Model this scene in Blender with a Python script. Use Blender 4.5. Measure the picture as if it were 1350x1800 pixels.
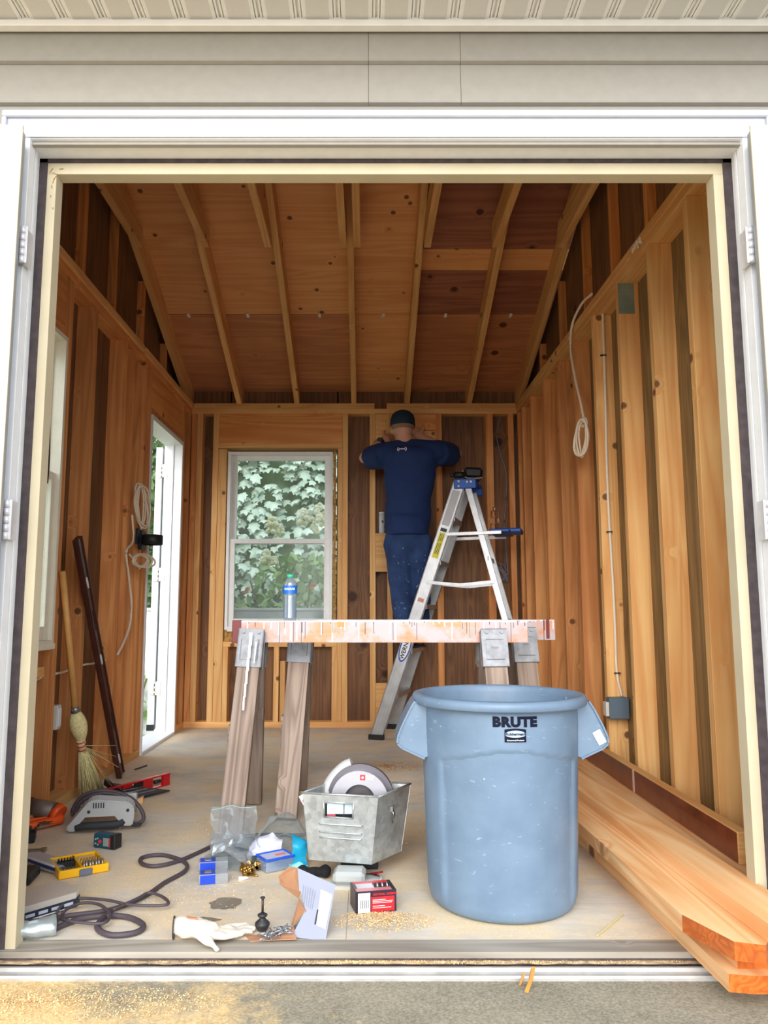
import bpy, bmesh, math, random
from mathutils import Vector, Matrix, Euler, noise
S = bpy.context.scene
for o in list(bpy.data.objects): bpy.data.objects.remove(o)
C = S.collection
R = math.radians
random.seed(7)

# ---------------------------------------------------------------- camera
F, CX, CY, H = 1350.0, 643.0, 900.0, 0.8295
PITCH = math.atan(170 / F)
cam = bpy.data.cameras.new('camera'); co = bpy.data.objects.new('camera', cam); C.objects.link(co)
co.location = (0, 0, H); co.rotation_euler = (math.pi / 2 + PITCH, 0, 0)
cam.sensor_fit = 'VERTICAL'; cam.sensor_height = 24.0; cam.lens = F * 24.0 / 1800
cam.shift_x = (675 - CX) / 1800; cam.clip_start = 0.02; cam.clip_end = 300
S.camera = co

# ---------------------------------------------------------------- light
w = bpy.data.worlds.new('overcast_sky'); S.world = w; w.use_nodes = True
nt = w.node_tree; nt.nodes.clear()
tc = nt.nodes.new('ShaderNodeTexCoord'); sp = nt.nodes.new('ShaderNodeSeparateXYZ')
cr = nt.nodes.new('ShaderNodeValToRGB'); bg = nt.nodes.new('ShaderNodeBackground'); wo = nt.nodes.new('ShaderNodeOutputWorld')
nt.links.new(tc.outputs['Generated'], sp.inputs[0]); nt.links.new(sp.outputs['Z'], cr.inputs[0])
cr.color_ramp.elements[0].position = 0.0; cr.color_ramp.elements[0].color = (.86, .90, .95, 1)
cr.color_ramp.elements[1].position = 1.0; cr.color_ramp.elements[1].color = (.80, .88, 1.0, 1)
nt.links.new(cr.outputs[0], bg.inputs[0]); nt.links.new(bg.outputs[0], wo.inputs[0])
bg.inputs[1].default_value = 1.0
sun = bpy.data.lights.new('veiled_sun', 'SUN'); sun.energy = 1.9; sun.angle = R(50); sun.color = (1.0, .98, .96)
so = bpy.data.objects.new('veiled_sun', sun); C.objects.link(so)
so.rotation_euler = Vector((-.10, -1.0, .38)).to_track_quat('Z', 'Y').to_euler()
S.view_settings.view_transform = 'Standard'; S.view_settings.look = 'None'
S.view_settings.gamma = 1.0; S.view_settings.use_curve_mapping = False
S.view_settings.exposure = 1.12

# ---------------------------------------------------------------- where a sight line meets a plane
_c, _s = math.cos(PITCH), math.sin(PITCH)
def ray(px, py):
    x = (px - CX) / F; v = (py - CY) / F
    return Vector((x, _c + v * _s, _s - v * _c))
def atY(px, py, Y): r = ray(px, py); t = Y / r.y; return Vector((r.x * t, Y, H + r.z * t))
def atX(px, py, X): r = ray(px, py); t = X / r.x; return Vector((X, r.y * t, H + r.z * t))
def atZ(px, py, Z=0.0): r = ray(px, py); t = (Z - H) / r.z; return Vector((r.x * t, r.y * t, Z))

# ---------------------------------------------------------------- materials
def lin(c):
    return tuple(((v / 255) / 12.92 if v / 255 <= .04045 else ((v / 255 + .055) / 1.055) ** 2.4) for v in c[:3]) + (1,)
_M = {}
class NT:
    def __init__(s, name):
        s.m = bpy.data.materials.new(name); s.m.use_nodes = True; s.t = s.m.node_tree
        s.b = s.t.nodes['Principled BSDF']
    def n(s, k, **kw):
        d = s.t.nodes.new('ShaderNode' + k)
        for a, v in kw.items():
            if a.startswith('i_'): d.inputs[a[2:].replace('_', ' ')].default_value = v
            else: setattr(d, a, v)
        return d
    def l(s, a, b): s.t.links.new(a, b)
    def coord(s, scale=(1, 1, 1), rnd=True):
        tc = s.n('TexCoord'); mp = s.n('Mapping'); mp.inputs['Scale'].default_value = scale
        if rnd:
            oi = s.n('ObjectInfo'); ml = s.n('VectorMath', operation='SCALE'); cb = s.n('CombineXYZ')
            ml.inputs['Scale'].default_value = 37.0
            for k in range(3): s.l(oi.outputs['Random'], cb.inputs[k])
            s.l(cb.outputs[0], ml.inputs[0])
            ad = s.n('VectorMath', operation='ADD'); s.l(tc.outputs['Object'], ad.inputs[0]); s.l(ml.outputs[0], ad.inputs[1])
            s.l(ad.outputs[0], mp.inputs['Vector'])
        else: s.l(tc.outputs['Object'], mp.inputs['Vector'])
        return mp.outputs[0]
    def ramp(s, fac, stops, interp='LINEAR'):
        r = s.n('ValToRGB'); r.color_ramp.interpolation = interp
        e = r.color_ramp.elements
        while len(e) < len(stops): e.new(.5)
        for k, (p, c) in enumerate(stops): e[k].position = p; e[k].color = c if len(c) == 4 else tuple(c) + (1,)
        s.l(fac, r.inputs[0]); return r.outputs[0]
    def mix(s, fac, a, b, mode='MIX'):
        m = s.n('MixRGB', blend_type=mode)
        for k, v in ((0, fac), (1, a), (2, b)):
            if hasattr(v, 'is_linked'): s.l(v, m.inputs[k])
            elif k == 0: m.inputs[0].default_value = v
            else: m.inputs[k].default_value = v
        return m.outputs[0]
    def noise(s, vec, scale, detail=4, rough=.55, dist=0):
        n = s.n('TexNoise'); n.inputs['Scale'].default_value = scale; n.inputs['Detail'].default_value = detail
        n.inputs['Roughness'].default_value = rough; n.inputs['Distortion'].default_value = dist
        s.l(vec, n.inputs['Vector']); return n.outputs['Fac']
    def bump(s, h, st=.2, d=.002):
        b = s.n('Bump'); b.inputs['Strength'].default_value = st; b.inputs['Distance'].default_value = d
        s.l(h, b.inputs['Height']); s.l(b.outputs[0], s.b.inputs['Normal'])
BK, WT = (0, 0, 0, 1), (1, 1, 1, 1)
def plain(name, rgb, rough=.5, metal=0, spec=.5, noise_amt=.0, ns=20, bump=0, coat=0):
    if name in _M: return _M[name]
    s = NT(name); c = lin(rgb); b = s.b
    b.inputs['Roughness'].default_value = rough; b.inputs['Metallic'].default_value = metal
    b.inputs['Specular IOR Level'].default_value = spec; b.inputs['Coat Weight'].default_value = coat
    v = s.coord(); f = s.noise(v, ns, 5)
    k = max(noise_amt, .04)
    col = s.ramp(f, [(.3, tuple(x * (1 - k) for x in c[:3])), (.7, tuple(min(1, x * (1 + k)) for x in c[:3]))])
    s.l(col, b.inputs['Base Color'])
    if bump: s.bump(f, bump, .003)
    _M[name] = s.m; return s.m
def wood(name, light, dark, knot=(95, 50, 25), rough=.6, knots=.38, stretch=1.0, rings=1.0, vary=.25, kscale=8.0, bump=.2, spec=.3, axis='X', con=.72):
    """sawn timber, grain along the object's own X axis"""
    if name in _M: return _M[name]
    s = NT(name); L, D, K = lin(light), lin(dark), lin(knot)
    v = s.coord()
    if axis == 'Z':
        rm = s.n('Mapping'); rm.inputs['Rotation'].default_value = (0, R(90), 0); s.l(v, rm.inputs['Vector']); v = rm.outputs[0]
    vor = s.n('TexVoronoi'); vor.inputs['Scale'].default_value = kscale; s.l(v, vor.inputs['Vector'])
    dist = vor.outputs['Distance']; cell = s.n('SeparateColor'); s.l(vor.outputs['Color'], cell.inputs[0])
    gate = s.n('Math', operation='LESS_THAN'); s.l(cell.outputs[0], gate.inputs[0]); gate.inputs[1].default_value = knots
    near = s.n('MapRange', i_From_Min=.32, i_From_Max=.03, i_To_Min=0, i_To_Max=1); near.interpolation_type = 'SMOOTHSTEP'
    s.l(dist, near.inputs['Value'])
    ng = s.n('Math', operation='MULTIPLY'); s.l(near.outputs[0], ng.inputs[0]); s.l(gate.outputs[0], ng.inputs[1])
    mp = s.n('Mapping'); mp.inputs['Scale'].default_value = (.55 / stretch, 9, 9); s.l(v, mp.inputs['Vector'])
    add = s.n('VectorMath', operation='ADD'); cb = s.n('CombineXYZ'); k2 = s.n('Math', operation='MULTIPLY'); k2.inputs[1].default_value = .55
    s.l(ng.outputs[0], k2.inputs[0]); s.l(k2.outputs[0], cb.inputs[1]); s.l(k2.outputs[0], cb.inputs[2])
    s.l(mp.outputs[0], add.inputs[0]); s.l(cb.outputs[0], add.inputs[1])
    big = s.noise(add.outputs[0], 1.0 * rings, 2, .5, .6)
    wv = s.n('Math', operation='MULTIPLY'); wv.inputs[1].default_value = 14; s.l(big, wv.inputs[0])
    fr = s.n('Math', operation='PINGPONG'); fr.inputs[1].default_value = 1; s.l(wv.outputs[0], fr.inputs[0])
    mp2 = s.n('Mapping'); mp2.inputs['Scale'].default_value = (3, 90, 90); s.l(v, mp2.inputs['Vector'])
    fine = s.noise(mp2.outputs[0], 1.0, 3, .6)
    g = s.mix(.45, fr.outputs[0], fine)
    mid = tuple(l * (1 - con) + d * con for l, d in zip(L, D)); base = s.ramp(g, [(.15, mid), (.75, L)])
    pat = s.noise(v, 1.7, 3)
    base = s.mix(s.ramp(pat, [(.42, (0, 0, 0)), (.7, (.5, .5, .5))]), base, D)
    kn = s.ramp(dist, [(.10, WT), (.16, BK)])
    kg = s.n('Math', operation='MULTIPLY'); s.l(kn, kg.inputs[0]); s.l(gate.outputs[0], kg.inputs[1])
    kg2 = s.n('Math', operation='MULTIPLY'); s.l(kg.outputs[0], kg2.inputs[0]); kg2.inputs[1].default_value = .85
    base = s.mix(kg2.outputs[0], base, K)
    oi = s.n('ObjectInfo'); mr = s.n('MapRange', i_To_Min=1 - vary, i_To_Max=1 + vary * .45); s.l(oi.outputs['Random'], mr.inputs['Value'])
    hs = s.n('HueSaturation'); s.l(mr.outputs[0], hs.inputs['Value']); s.l(base, hs.inputs['Color'])
    s.l(hs.outputs[0], s.b.inputs['Base Color'])
    s.b.inputs['Roughness'].default_value = rough; s.b.inputs['Specular IOR Level'].default_value = spec
    s.bump(g, bump, .002)
    _M[name] = s.m; return s.m
def flat(name, rgb, rough=.5, **k): return plain(name, rgb, rough, noise_amt=.02, **k)
def glass(name, tint=(255, 255, 255), a=.88, rough=.02):
    """thin clear sheet: see-through share a, the rest glossy"""
    if name in _M: return _M[name]
    s = NT(name); s.t.nodes.remove(s.b)
    tr = s.n('BsdfTransparent'); tr.inputs[0].default_value = lin(tint)
    gl = s.n('BsdfGlossy'); gl.inputs['Roughness'].default_value = rough
    df = s.n('BsdfDiffuse'); df.inputs[0].default_value = lin(tint)
    m1 = s.n('MixShader'); m1.inputs[0].default_value = .93 if 'window' in name else .5; s.l(gl.outputs[0], m1.inputs[1]); s.l(df.outputs[0], m1.inputs[2])
    m2 = s.n('MixShader'); m2.inputs[0].default_value = a; s.l(m1.outputs[0], m2.inputs[1]); s.l(tr.outputs[0], m2.inputs[2])
    s.l(m2.outputs[0], s.t.nodes['Material Output'].inputs[0])
    _M[name] = s.m; return s.m

# ---------------------------------------------------------------- mesh building
class MB:
    def __init__(s): s.b = bmesh.new()
    def _idx(s, fs, mi, smooth=False):
        for f in fs: f.material_index = mi; f.smooth = smooth
    def box(s, c, d, rot=None, bev=0.0, mi=0):
        g = bmesh.ops.create_cube(s.b, size=1.0); vs = g['verts']
        M = Matrix.Translation(Vector(c)) @ (rot.to_4x4() if rot is not None else Matrix()) @ Matrix.Diagonal((d[0], d[1], d[2], 1))
        for v in vs: v.co = M @ v.co
        fs = list({f for v in vs for f in v.link_faces})
        if bev > 0:
            es = list({e for v in vs for e in v.link_edges})
            r = bmesh.ops.bevel(s.b, geom=es, offset=bev, segments=1, affect='EDGES', profile=.5)
            fs = list(set(r['faces']) | {f for v in r['verts'] for f in v.link_faces})
        s._idx(fs, mi); return s
    def b2(s, lo, hi, bev=0.0, mi=0):
        return s.box([(a + b) / 2 for a, b in zip(lo, hi)], [abs(b - a) for a, b in zip(lo, hi)], None, bev, mi)
    def loft(s, rings, caps=True, mi=0, smooth=True, closed=True):
        vr = [[s.b.verts.new(p) for p in r] for r in rings]; fs = []
        n = len(rings[0])
        for i in range(len(vr) - 1):
            for j in range(n if closed else n - 1):
                k = (j + 1) % n
                try: fs.append(s.b.faces.new((vr[i][j], vr[i][k], vr[i + 1][k], vr[i + 1][j])))
                except ValueError: pass
        s._idx(fs, mi, smooth)
        if caps and n > 2 and closed:
            a = [s.b.faces.new(list(reversed(vr[0]))), s.b.faces.new(vr[-1])]; s._idx(a, mi, False)
        return s
    def cyl(s, a, b, r, r2=None, seg=16, caps=True, mi=0, smooth=True):
        a, b = Vector(a), Vector(b); r2 = r if r2 is None else r2
        q = (b - a).to_track_quat('Z', 'Y')
        ring = lambda c, rr: [c + q @ Vector((rr * math.cos(2 * math.pi * k / seg), rr * math.sin(2 * math.pi * k / seg), 0)) for k in range(seg)]
        return s.loft([ring(a, r), ring(b, r2)], caps, mi, smooth)
    def tube(s, pts, r, seg=8, mi=0, smooth=True, close=False):
        pts = [Vector(p) for p in pts]; rings = []; up = Vector((0, 0, 1)); n = len(pts)
        for i, p in enumerate(pts):
            t = (pts[min(i + 1, n - 1)] - pts[max(i - 1, 0)]).normalized()
            x = t.cross(up)
            if x.length < .05: x = t.cross(Vector((1, 0, 0)))
            x.normalize(); y = x.cross(t)
            rr = r(i / (n - 1)) if callable(r) else r
            rings.append([p + x * rr * math.cos(2 * math.pi * k / seg) + y * rr * math.sin(2 * math.pi * k / seg) for k in range(seg)])
        return s.loft(rings, True, mi, smooth)
    def lathe(s, prof, seg=32, o=(0, 0, 0), mi=0, smooth=True, caps=True, M=None):
        o = Vector(o); M = M or Matrix()
        rings = [[o + (M @ Vector((r * math.cos(2 * math.pi * k / seg), r * math.sin(2 * math.pi * k / seg), z))) for k in range(seg)] for r, z in prof]
        return s.loft(rings, caps, mi, smooth)
    def prism(s, poly, d, M=None, mi=0):
        """polygon (x, y) swept from z=0 to z=d, then moved by M"""
        M = M or Matrix()
        a = [s.b.verts.new(M @ Vector((x, y, 0))) for x, y in poly]; b = [s.b.verts.new(M @ Vector((x, y, d))) for x, y in poly]
        fs = [s.b.faces.new(list(reversed(a))), s.b.faces.new(b)]; n = len(poly)
        for i in range(n): fs.append(s.b.faces.new((a[i], a[(i + 1) % n], b[(i + 1) % n], b[i])))
        s._idx(fs, mi); return s
    def ico(s, c, r, sub=2, scale=(1, 1, 1), mi=0):
        g = bmesh.ops.create_icosphere(s.b, subdivisions=sub, radius=r)
        for v in g['verts']: v.co = Vector(c) + Vector((v.co.x * scale[0], v.co.y * scale[1], v.co.z * scale[2]))
        s._idx({f for v in g['verts'] for f in v.link_faces}, mi, True); return s
    def quad(s, pts, mi=0, smooth=False):
        f = s.b.faces.new([s.b.verts.new(p) for p in pts]); s._idx([f], mi, smooth); return s
    def grid(s, fn, nu, nv, mi=0, smooth=True):
        g = [[s.b.verts.new(fn(i / nu, j / nv)) for j in range(nv + 1)] for i in range(nu + 1)]
        fs = [s.b.faces.new((g[i][j], g[i + 1][j], g[i + 1][j + 1], g[i][j + 1])) for i in range(nu) for j in range(nv)]
        s._idx(fs, mi, smooth); return s
    def mesh(s, name, mats):
        bmesh.ops.recalc_face_normals(s.b, faces=s.b.faces[:])
        me = bpy.data.meshes.new(name); s.b.to_mesh(me); s.b.free()
        for m in (mats if isinstance(mats, (list, tuple)) else [mats]): me.materials.append(m)
        return me
    def build(s, name, mats, parent=None, M=None, **tags):
        return link(name, s.mesh(name, mats), parent, M, **tags)
def link(name, me, parent=None, M=None, **tags):
    o = bpy.data.objects.new(name, me); C.objects.link(o)
    if parent is not None: o.parent = parent
    if M is not None: o.matrix_local = M
    for k, v in tags.items(): o[k] = v
    return o
def thing(name, label, cat, loc=(0, 0, 0), rot=0, group=None):
    o = bpy.data.objects.new(name, None); C.objects.link(o); o.location = loc
    o.rotation_euler = rot if isinstance(rot, (tuple, Euler)) else (0, 0, rot)
    o.empty_display_size = .05
    o['label'] = label; o['category'] = cat
    if group: o['group'] = group
    return o
def tag(o, label, cat, group=None):
    o['label'] = label; o['category'] = cat
    if group: o['group'] = group
    return o
def copytree(o, parent=None):
    c = o.copy(); C.objects.link(c)
    if parent is not None: c.parent = parent
    for ch in list(o.children): copytree(ch, c)
    return c
_bm = {}
def frame(a, b, up=(0, 0, 1)):
    a, b = Vector(a), Vector(b); x = (b - a).normalized(); u = Vector(up); y = u.cross(x)
    if y.length < 1e-4: y = Vector((0, 1, 0)).cross(x)
    y.normalize(); z = x.cross(y)
    M = Matrix((x, y, z)).transposed().to_4x4(); M.translation = (a + b) / 2; return M
def beam(name, a, b, w, t, m, parent=None, up=(0, 0, 1), bev=.0015, **tags):
    """sawn board: length a-b on local X, width w along 'up', thickness t"""
    L = (Vector(b) - Vector(a)).length; key = (round(L, 3), round(w, 4), round(t, 4), m.name)
    if key not in _bm: _bm[key] = MB().box((0, 0, 0), (L, t, w), None, bev).mesh(name, m)
    return link(name, _bm[key], parent, frame(a, b, up), **tags)
def vstud(name, x0, x1, y0, y1, z0, z1, m, parent, **tags):
    """upright board filling the given box, grain upright"""
    c = ((x0 + x1) / 2, (y0 + y1) / 2)
    return beam(name, (c[0], c[1], z0), (c[0], c[1], z1), abs(y1 - y0), abs(x1 - x0), m, parent, up=(0, 1, 0), **tags)
def hbox(name, lo, hi, m, parent, axis='x', **tags):
    """level board filling the box lo-hi, grain along axis"""
    c = [(a + b) / 2 for a, b in zip(lo, hi)]; k = 0 if axis == 'x' else 1
    a = list(c); b = list(c); a[k] = lo[k]; b[k] = hi[k]
    return beam(name, a, b, hi[2] - lo[2], hi[1 - k] - lo[1 - k], m, parent, **tags)
def text(s, size, m, parent, M, name='lettering', bold=0.0, ex=.0004, align='CENTER', warp=None, shear=0, sx=1.0, sp=1.0):
    cu = bpy.data.curves.new(name, 'FONT'); cu.body = s; cu.size = size; cu.offset = bold; cu.extrude = ex
    cu.space_character = sp; cu.align_x = align; cu.align_y = 'CENTER'; cu.shear = shear; cu.resolution_u = 3
    t = bpy.data.objects.new('tmp', cu); C.objects.link(t)
    dg = bpy.context.evaluated_depsgraph_get(); dg.update()
    me = bpy.data.meshes.new_from_object(t.evaluated_get(dg)); bpy.data.objects.remove(t)
    for v in me.vertices: v.co.x *= sx
    if warp:
        for v in me.vertices: v.co = warp(v.co)
    me.materials.clear(); me.materials.append(m)
    return link(name, me, parent, M)
def face_M(origin, xdir, ydir):
    x = Vector(xdir).normalized(); z = x.cross(Vector(ydir)).normalized(); y = z.cross(x)
    M = Matrix((x, y, z)).transposed().to_4x4(); M.translation = Vector(origin); return M
def smoothpath(pts, n=6):
    P = [Vector(p) for p in pts]; out = []
    for i in range(len(P) - 1):
        a, b, c, d = P[max(i - 1, 0)], P[i], P[i + 1], P[min(i + 2, len(P) - 1)]
        for k in range(n):
            t = k / n
            out.append(.5 * ((2 * b) + (c - a) * t + (2 * a - 5 * b + 4 * c - d) * t * t + (3 * b - a - 3 * c + d) * t ** 3))
    out.append(P[-1]); return out
# ================================================================ SETTING
B, XL, XR, ZT = 5.547, -1.286, 1.117, 2.337          # inner faces of the studs, top of the walls
DW = .089
PINE = wood('pine_lumber', (248, 198, 130), (222, 150, 84), vary=.14)
PINE_DK = wood('aged_pine', (240, 170, 104), (200, 118, 62), vary=.22)
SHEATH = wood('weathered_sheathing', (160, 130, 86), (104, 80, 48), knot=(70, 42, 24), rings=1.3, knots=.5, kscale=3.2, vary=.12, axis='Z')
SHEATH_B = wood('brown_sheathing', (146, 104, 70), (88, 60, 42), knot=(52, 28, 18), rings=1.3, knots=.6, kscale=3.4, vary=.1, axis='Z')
PLY = wood('roof_plywood', (246, 184, 124), (222, 150, 92), knot=(90, 46, 30), rings=.8, knots=.5, kscale=9, vary=.06, bump=.05)
PLY_DK = wood('stained_roof_plywood', (176, 116, 88), (134, 80, 64), knot=(50, 28, 24), rings=.8, knots=.3, kscale=6, vary=.06, bump=.05)
PLY_MD = wood('dull_roof_plywood', (214, 146, 100), (170, 108, 72), knot=(60, 32, 24), rings=.9, knots=.35, kscale=5, vary=.06, bump=.05)
RAFT = wood('rafter_pine', (246, 196, 132), (214, 150, 90), vary=.12)
HEAD = wood('header_pine', (244, 172, 104), (208, 126, 64), vary=.12, rings=.7)
WHITE = plain('sun_dimmed_white_paint', (186, 189, 196), .5, noise_amt=.04)  # front trim white, tone lowered to offset the daylight falling on it
WHITE_IN = plain('white_paint', (238, 240, 243), .45, noise_amt=.03)  # brighter copy of the white, for jambs and side door in shade
WHITE_LF = plain('sun_dimmed_leaf_paint', (168, 171, 178), .5, noise_amt=.03)  # darkest copy of the white, lowered because the leaves catch most sun
WVIN = plain('window_vinyl', (242, 240, 236), .4, noise_amt=.02)
WHITE_S = plain('white_vinyl', (232, 230, 225), .4, noise_amt=.03)
CREAM = plain('cream_paint', (202, 190, 160), .5, noise_amt=.05, ns=8)
DKSTRIP = plain('dark_weatherstrip', (70, 60, 62), .8, noise_amt=.3, ns=40)
FOAM = plain('yellow_insulation', (196, 150, 88), .95, noise_amt=.5, ns=60, bump=.6)
ALU = plain('mill_aluminium', (184, 181, 176), .45, metal=.3, noise_amt=.2, ns=14)

# ---- ground and pavement
def pave_mat():
    s = NT('pavement_concrete'); v = s.coord(rnd=False)
    n1 = s.noise(v, 5, 6); n2 = s.noise(v, 160, 4, .7); n3 = s.noise(v, 2.2, 5, .65)
    c = s.ramp(n1, [(.35, lin((126, 116, 92))), (.65, lin((154, 142, 116)))])
    c = s.mix(.35, c, s.ramp(n2, [(.35, lin((95, 92, 80))), (.65, lin((205, 200, 185)))]))
    sp = s.n('SeparateXYZ'); s.l(v, sp.inputs[0])
    gx = s.n('MapRange', i_From_Min=.25, i_From_Max=-.9, i_To_Min=-.18, i_To_Max=.22); s.l(sp.outputs[0], gx.inputs['Value'])
    ad = s.n('Math', operation='ADD'); s.l(n3, ad.inputs[0]); s.l(gx.outputs[0], ad.inputs[1])
    n4 = s.noise(v, 30, 5, .7); ad2 = s.n('Math', operation='MULTIPLY_ADD'); s.l(n4, ad2.inputs[0]); ad2.inputs[1].default_value = .35; s.l(ad.outputs[0], ad2.inputs[2])
    dust = s.ramp(ad2.outputs[0], [(.66, BK), (.86, WT)])
    dc = s.ramp(n2, [(.3, lin((205, 165, 100))), (.7, lin((246, 218, 165)))])
    s.l(s.mix(dust, c, dc), s.b.inputs['Base Color']); s.b.inputs['Roughness'].default_value = .95
    s.bump(n2, .5, .004); return s.m
def floor_mat():
    s = NT('dusty_floor'); v = s.coord(rnd=False)
    mp = s.n('Mapping'); mp.inputs['Scale'].default_value = (6, 22, 6); s.l(v, mp.inputs['Vector'])
    g = s.noise(mp.outputs[0], 1.2, 6, .6, 1.2); n1 = s.noise(v, 2.2, 5, .6); n2 = s.noise(v, 120, 3, .7)
    c = s.ramp(g, [(.3, lin((206, 196, 180))), (.7, lin((226, 216, 200)))])
    c = s.mix(s.ramp(n1, [(.42, BK), (.66, (.8, .8, .8, 1))]), c, lin((178, 172, 162)))
    n3 = s.noise(v, 2.6, 7, .68); n4 = s.noise(v, 45, 4, .7)
    m = s.n('Math', operation='MULTIPLY_ADD'); s.l(n4, m.inputs[0]); m.inputs[1].default_value = .22; s.l(n3, m.inputs[2])
    dust = s.ramp(m.outputs[0], [(.54, BK), (.72, (.8, .8, .8, 1))])
    dc = s.ramp(n2, [(.3, lin((222, 192, 146))), (.7, lin((240, 218, 178)))])
    c = s.mix(dust, c, dc)
    c = s.mix(s.ramp(n2, [(.2, (.5, .5, .5, 1)), (.34, BK)]), c, lin((110, 92, 72)))
    s.l(c, s.b.inputs['Base Color']); s.b.inputs['Roughness'].default_value = .8
    s.bump(g, .15, .003); return s.m
PAVE, FLOORM = pave_mat(), floor_mat()
grass = plain('garden_soil_and_grass', (96, 120, 60), .95, noise_amt=.5, ns=6)
MB().b2((-14, 1.93, -.30), (14, 14, -.16)).build('ground', grass, kind='structure')
MB().b2((-6, -5, -.30), (6, 1.935, -.040)).build('pavement', PAVE, kind='structure')
floor = MB().b2((XL - .11, 1.99, -.16), (XR + .11, B + .1, -.014)).build('floor', plain('subfloor_joist', (120, 100, 80), .9), kind='structure')
for (x0, x1, y0, y1) in ((XL - .1, -.0505, 2.06, 4.45), (-.0498, XR + .1, 2.06, 4.45), (XL - .1, .55, 4.451, B + .1), (.551, XR + .1, 4.453, B + .1)):
    MB().b2((x0, y0, -.014), (x1, y1, 0), .0008).build('floor_panel', FLOORM, floor)
# threshold
GREYW = wood('weathered_sill_wood', (178, 170, 156), (128, 118, 106), knot=(80, 70, 60), knots=.1, vary=.05)
thr = MB().b2((-.90, 1.985, -.05), (1.01, 2.06, .001), .002).build('trim_5', GREYW, kind='structure')
MB().b2((-.93, 1.974, -.05), (1.04, 1.985, -.012), .001).build('dark_edge', plain('dark_sill_edge', (92, 76, 70), .9, noise_amt=.4, ns=60), thr)  # dark strip along the front of the wooden sill
SAWD = plain('sawdust', (176, 152, 120), .95, noise_amt=.5, ns=70, bump=.5)
gut = MB().grid(lambda u, q: Vector((-.95 + 2.0 * u, 1.958 + .019 * q, -.014 + .003 * noise.noise(Vector((u * 40, q * 3, 2))) + .002 * math.sin(q * 3.1))), 160, 6).build('sawdust', SAWD, thr, kind='stuff')
prof = [(1.930, -.055), (1.930, -.034), (1.933, -.029), (1.938, -.029), (1.941, -.033), (1.951, -.028), (1.955, -.021), (1.960, -.020), (1.962, -.055)]
MB().loft([[Vector((x, y, z)) for y, z in prof] for x in (-1.0, 1.10)], True, smooth=False).build('trim_6', ALU, kind='structure')

# ---- walls: sheathing with openings as one mesh each, every stick of lumber a part of its wall
def sheet_wall(name, m, boxes):
    mb = MB()
    for lo, hi in boxes: mb.b2(lo, hi)
    return mb.build(name, m, kind='structure')
WY0, WY1, WZ0, WZ1 = 2.44, 3.165, .68, 1.985        # left window
DY0, DY1, DZ = 4.50, 5.285, 1.99                     # side door
xo, xi = XL - DW - .012, XL - DW
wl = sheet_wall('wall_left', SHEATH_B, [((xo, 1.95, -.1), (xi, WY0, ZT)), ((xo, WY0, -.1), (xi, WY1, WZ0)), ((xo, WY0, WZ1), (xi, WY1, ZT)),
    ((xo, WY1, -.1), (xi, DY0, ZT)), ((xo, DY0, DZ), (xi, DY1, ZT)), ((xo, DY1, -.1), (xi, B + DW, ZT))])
def gable(x0, x1, parent, m):
    M = Matrix(((0, 0, 1, 0), (1, 0, 0, 0), (0, 1, 0, 0), (0, 0, 0, 1)))
    ys = [1.95, 3.78, B + DW]
    bottom = [(1.95, ZT), (B + DW, ZT)]; k = .385
    top = lambda y: 2.46 + k * min(B + .0 - y + 0, (y - 2.01)) if True else 0
    poly = bottom + [(B + DW, 2.455), (3.577, 3.22), (1.95, 2.60)]
    MB().prism(poly, x1 - x0, Matrix.Translation((x0, 0, 0)) @ M).build('gable_panel', m, parent)
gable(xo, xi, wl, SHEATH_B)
y = 2.06
for y0 in (2.06, 2.40, 3.170, 3.208, 3.514, 3.977, 4.115, 4.353, 4.460):
    full = y0 not in (2.40, 3.170)
    vstud('stud', XL - DW, XL, y0, y0 + .037, .040, ZT - .076, PINE_DK, wl)
for y0 in (5.287, 5.325, 5.50): vstud('stud', XL - DW, XL, y0, y0 + .037, .040, ZT - .076, PINE_DK, wl)
for y0 in (2.62, 2.80, 3.0): vstud('cripple_stud', XL - DW, XL, y0, y0 + .037, .04, .56, PINE_DK, wl)
hbox('top_plate', (XL - DW, 2.05, ZT - .076), (XL, 4.33, ZT - .038), PINE_DK, wl, 'y')
hbox('top_plate', (XL - DW, 4.345, ZT - .076), (XL, B + DW, ZT - .038), PINE_DK, wl, 'y')
hbox('top_plate', (XL - DW, 2.05, ZT - .038), (XL + .012, 4.28, ZT), RAFT, wl, 'y')
hbox('top_plate', (XL - DW, 4.31, ZT - .038), (XL + .012, B, ZT), RAFT, wl, 'y')
hbox('bottom_plate', (XL - DW, 2.05, 0), (XL, 4.50, .040), PINE, wl, 'y')
hbox('bottom_plate', (XL - DW, 5.287, 0), (XL, B, .040), PINE, wl, 'y')
hbox('header', (XL - .07, 4.50, 2.03), (XL - .004, 5.287, ZT - .076), HEAD, wl, 'y')
hbox('header_plate', (XL - DW, 4.50, 1.99), (XL, 5.287, 2.03), PINE_DK, wl, 'y')
hbox('header', (XL - .07, 2.44, 2.03), (XL - .004, 3.17, ZT - .076), PINE_DK, wl, 'y')
hbox('header_plate', (XL - DW, 2.44, 1.99), (XL, 3.17, 2.03), PINE_DK, wl, 'y')
hbox('rough_sill', (XL - DW, 2.44, .56), (XL, 3.13, .60), PINE, wl, 'y')
MB().grid(lambda u, q: Vector((XL - .02 - .05 * abs(math.sin(q * 3.1)) + .015 * noise.noise(Vector((u * 20, q * 5, 1))), 2.45 + .70 * u, .60 + .08 * q)), 40, 6).build('insulation_foam', FOAM, wl)

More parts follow.
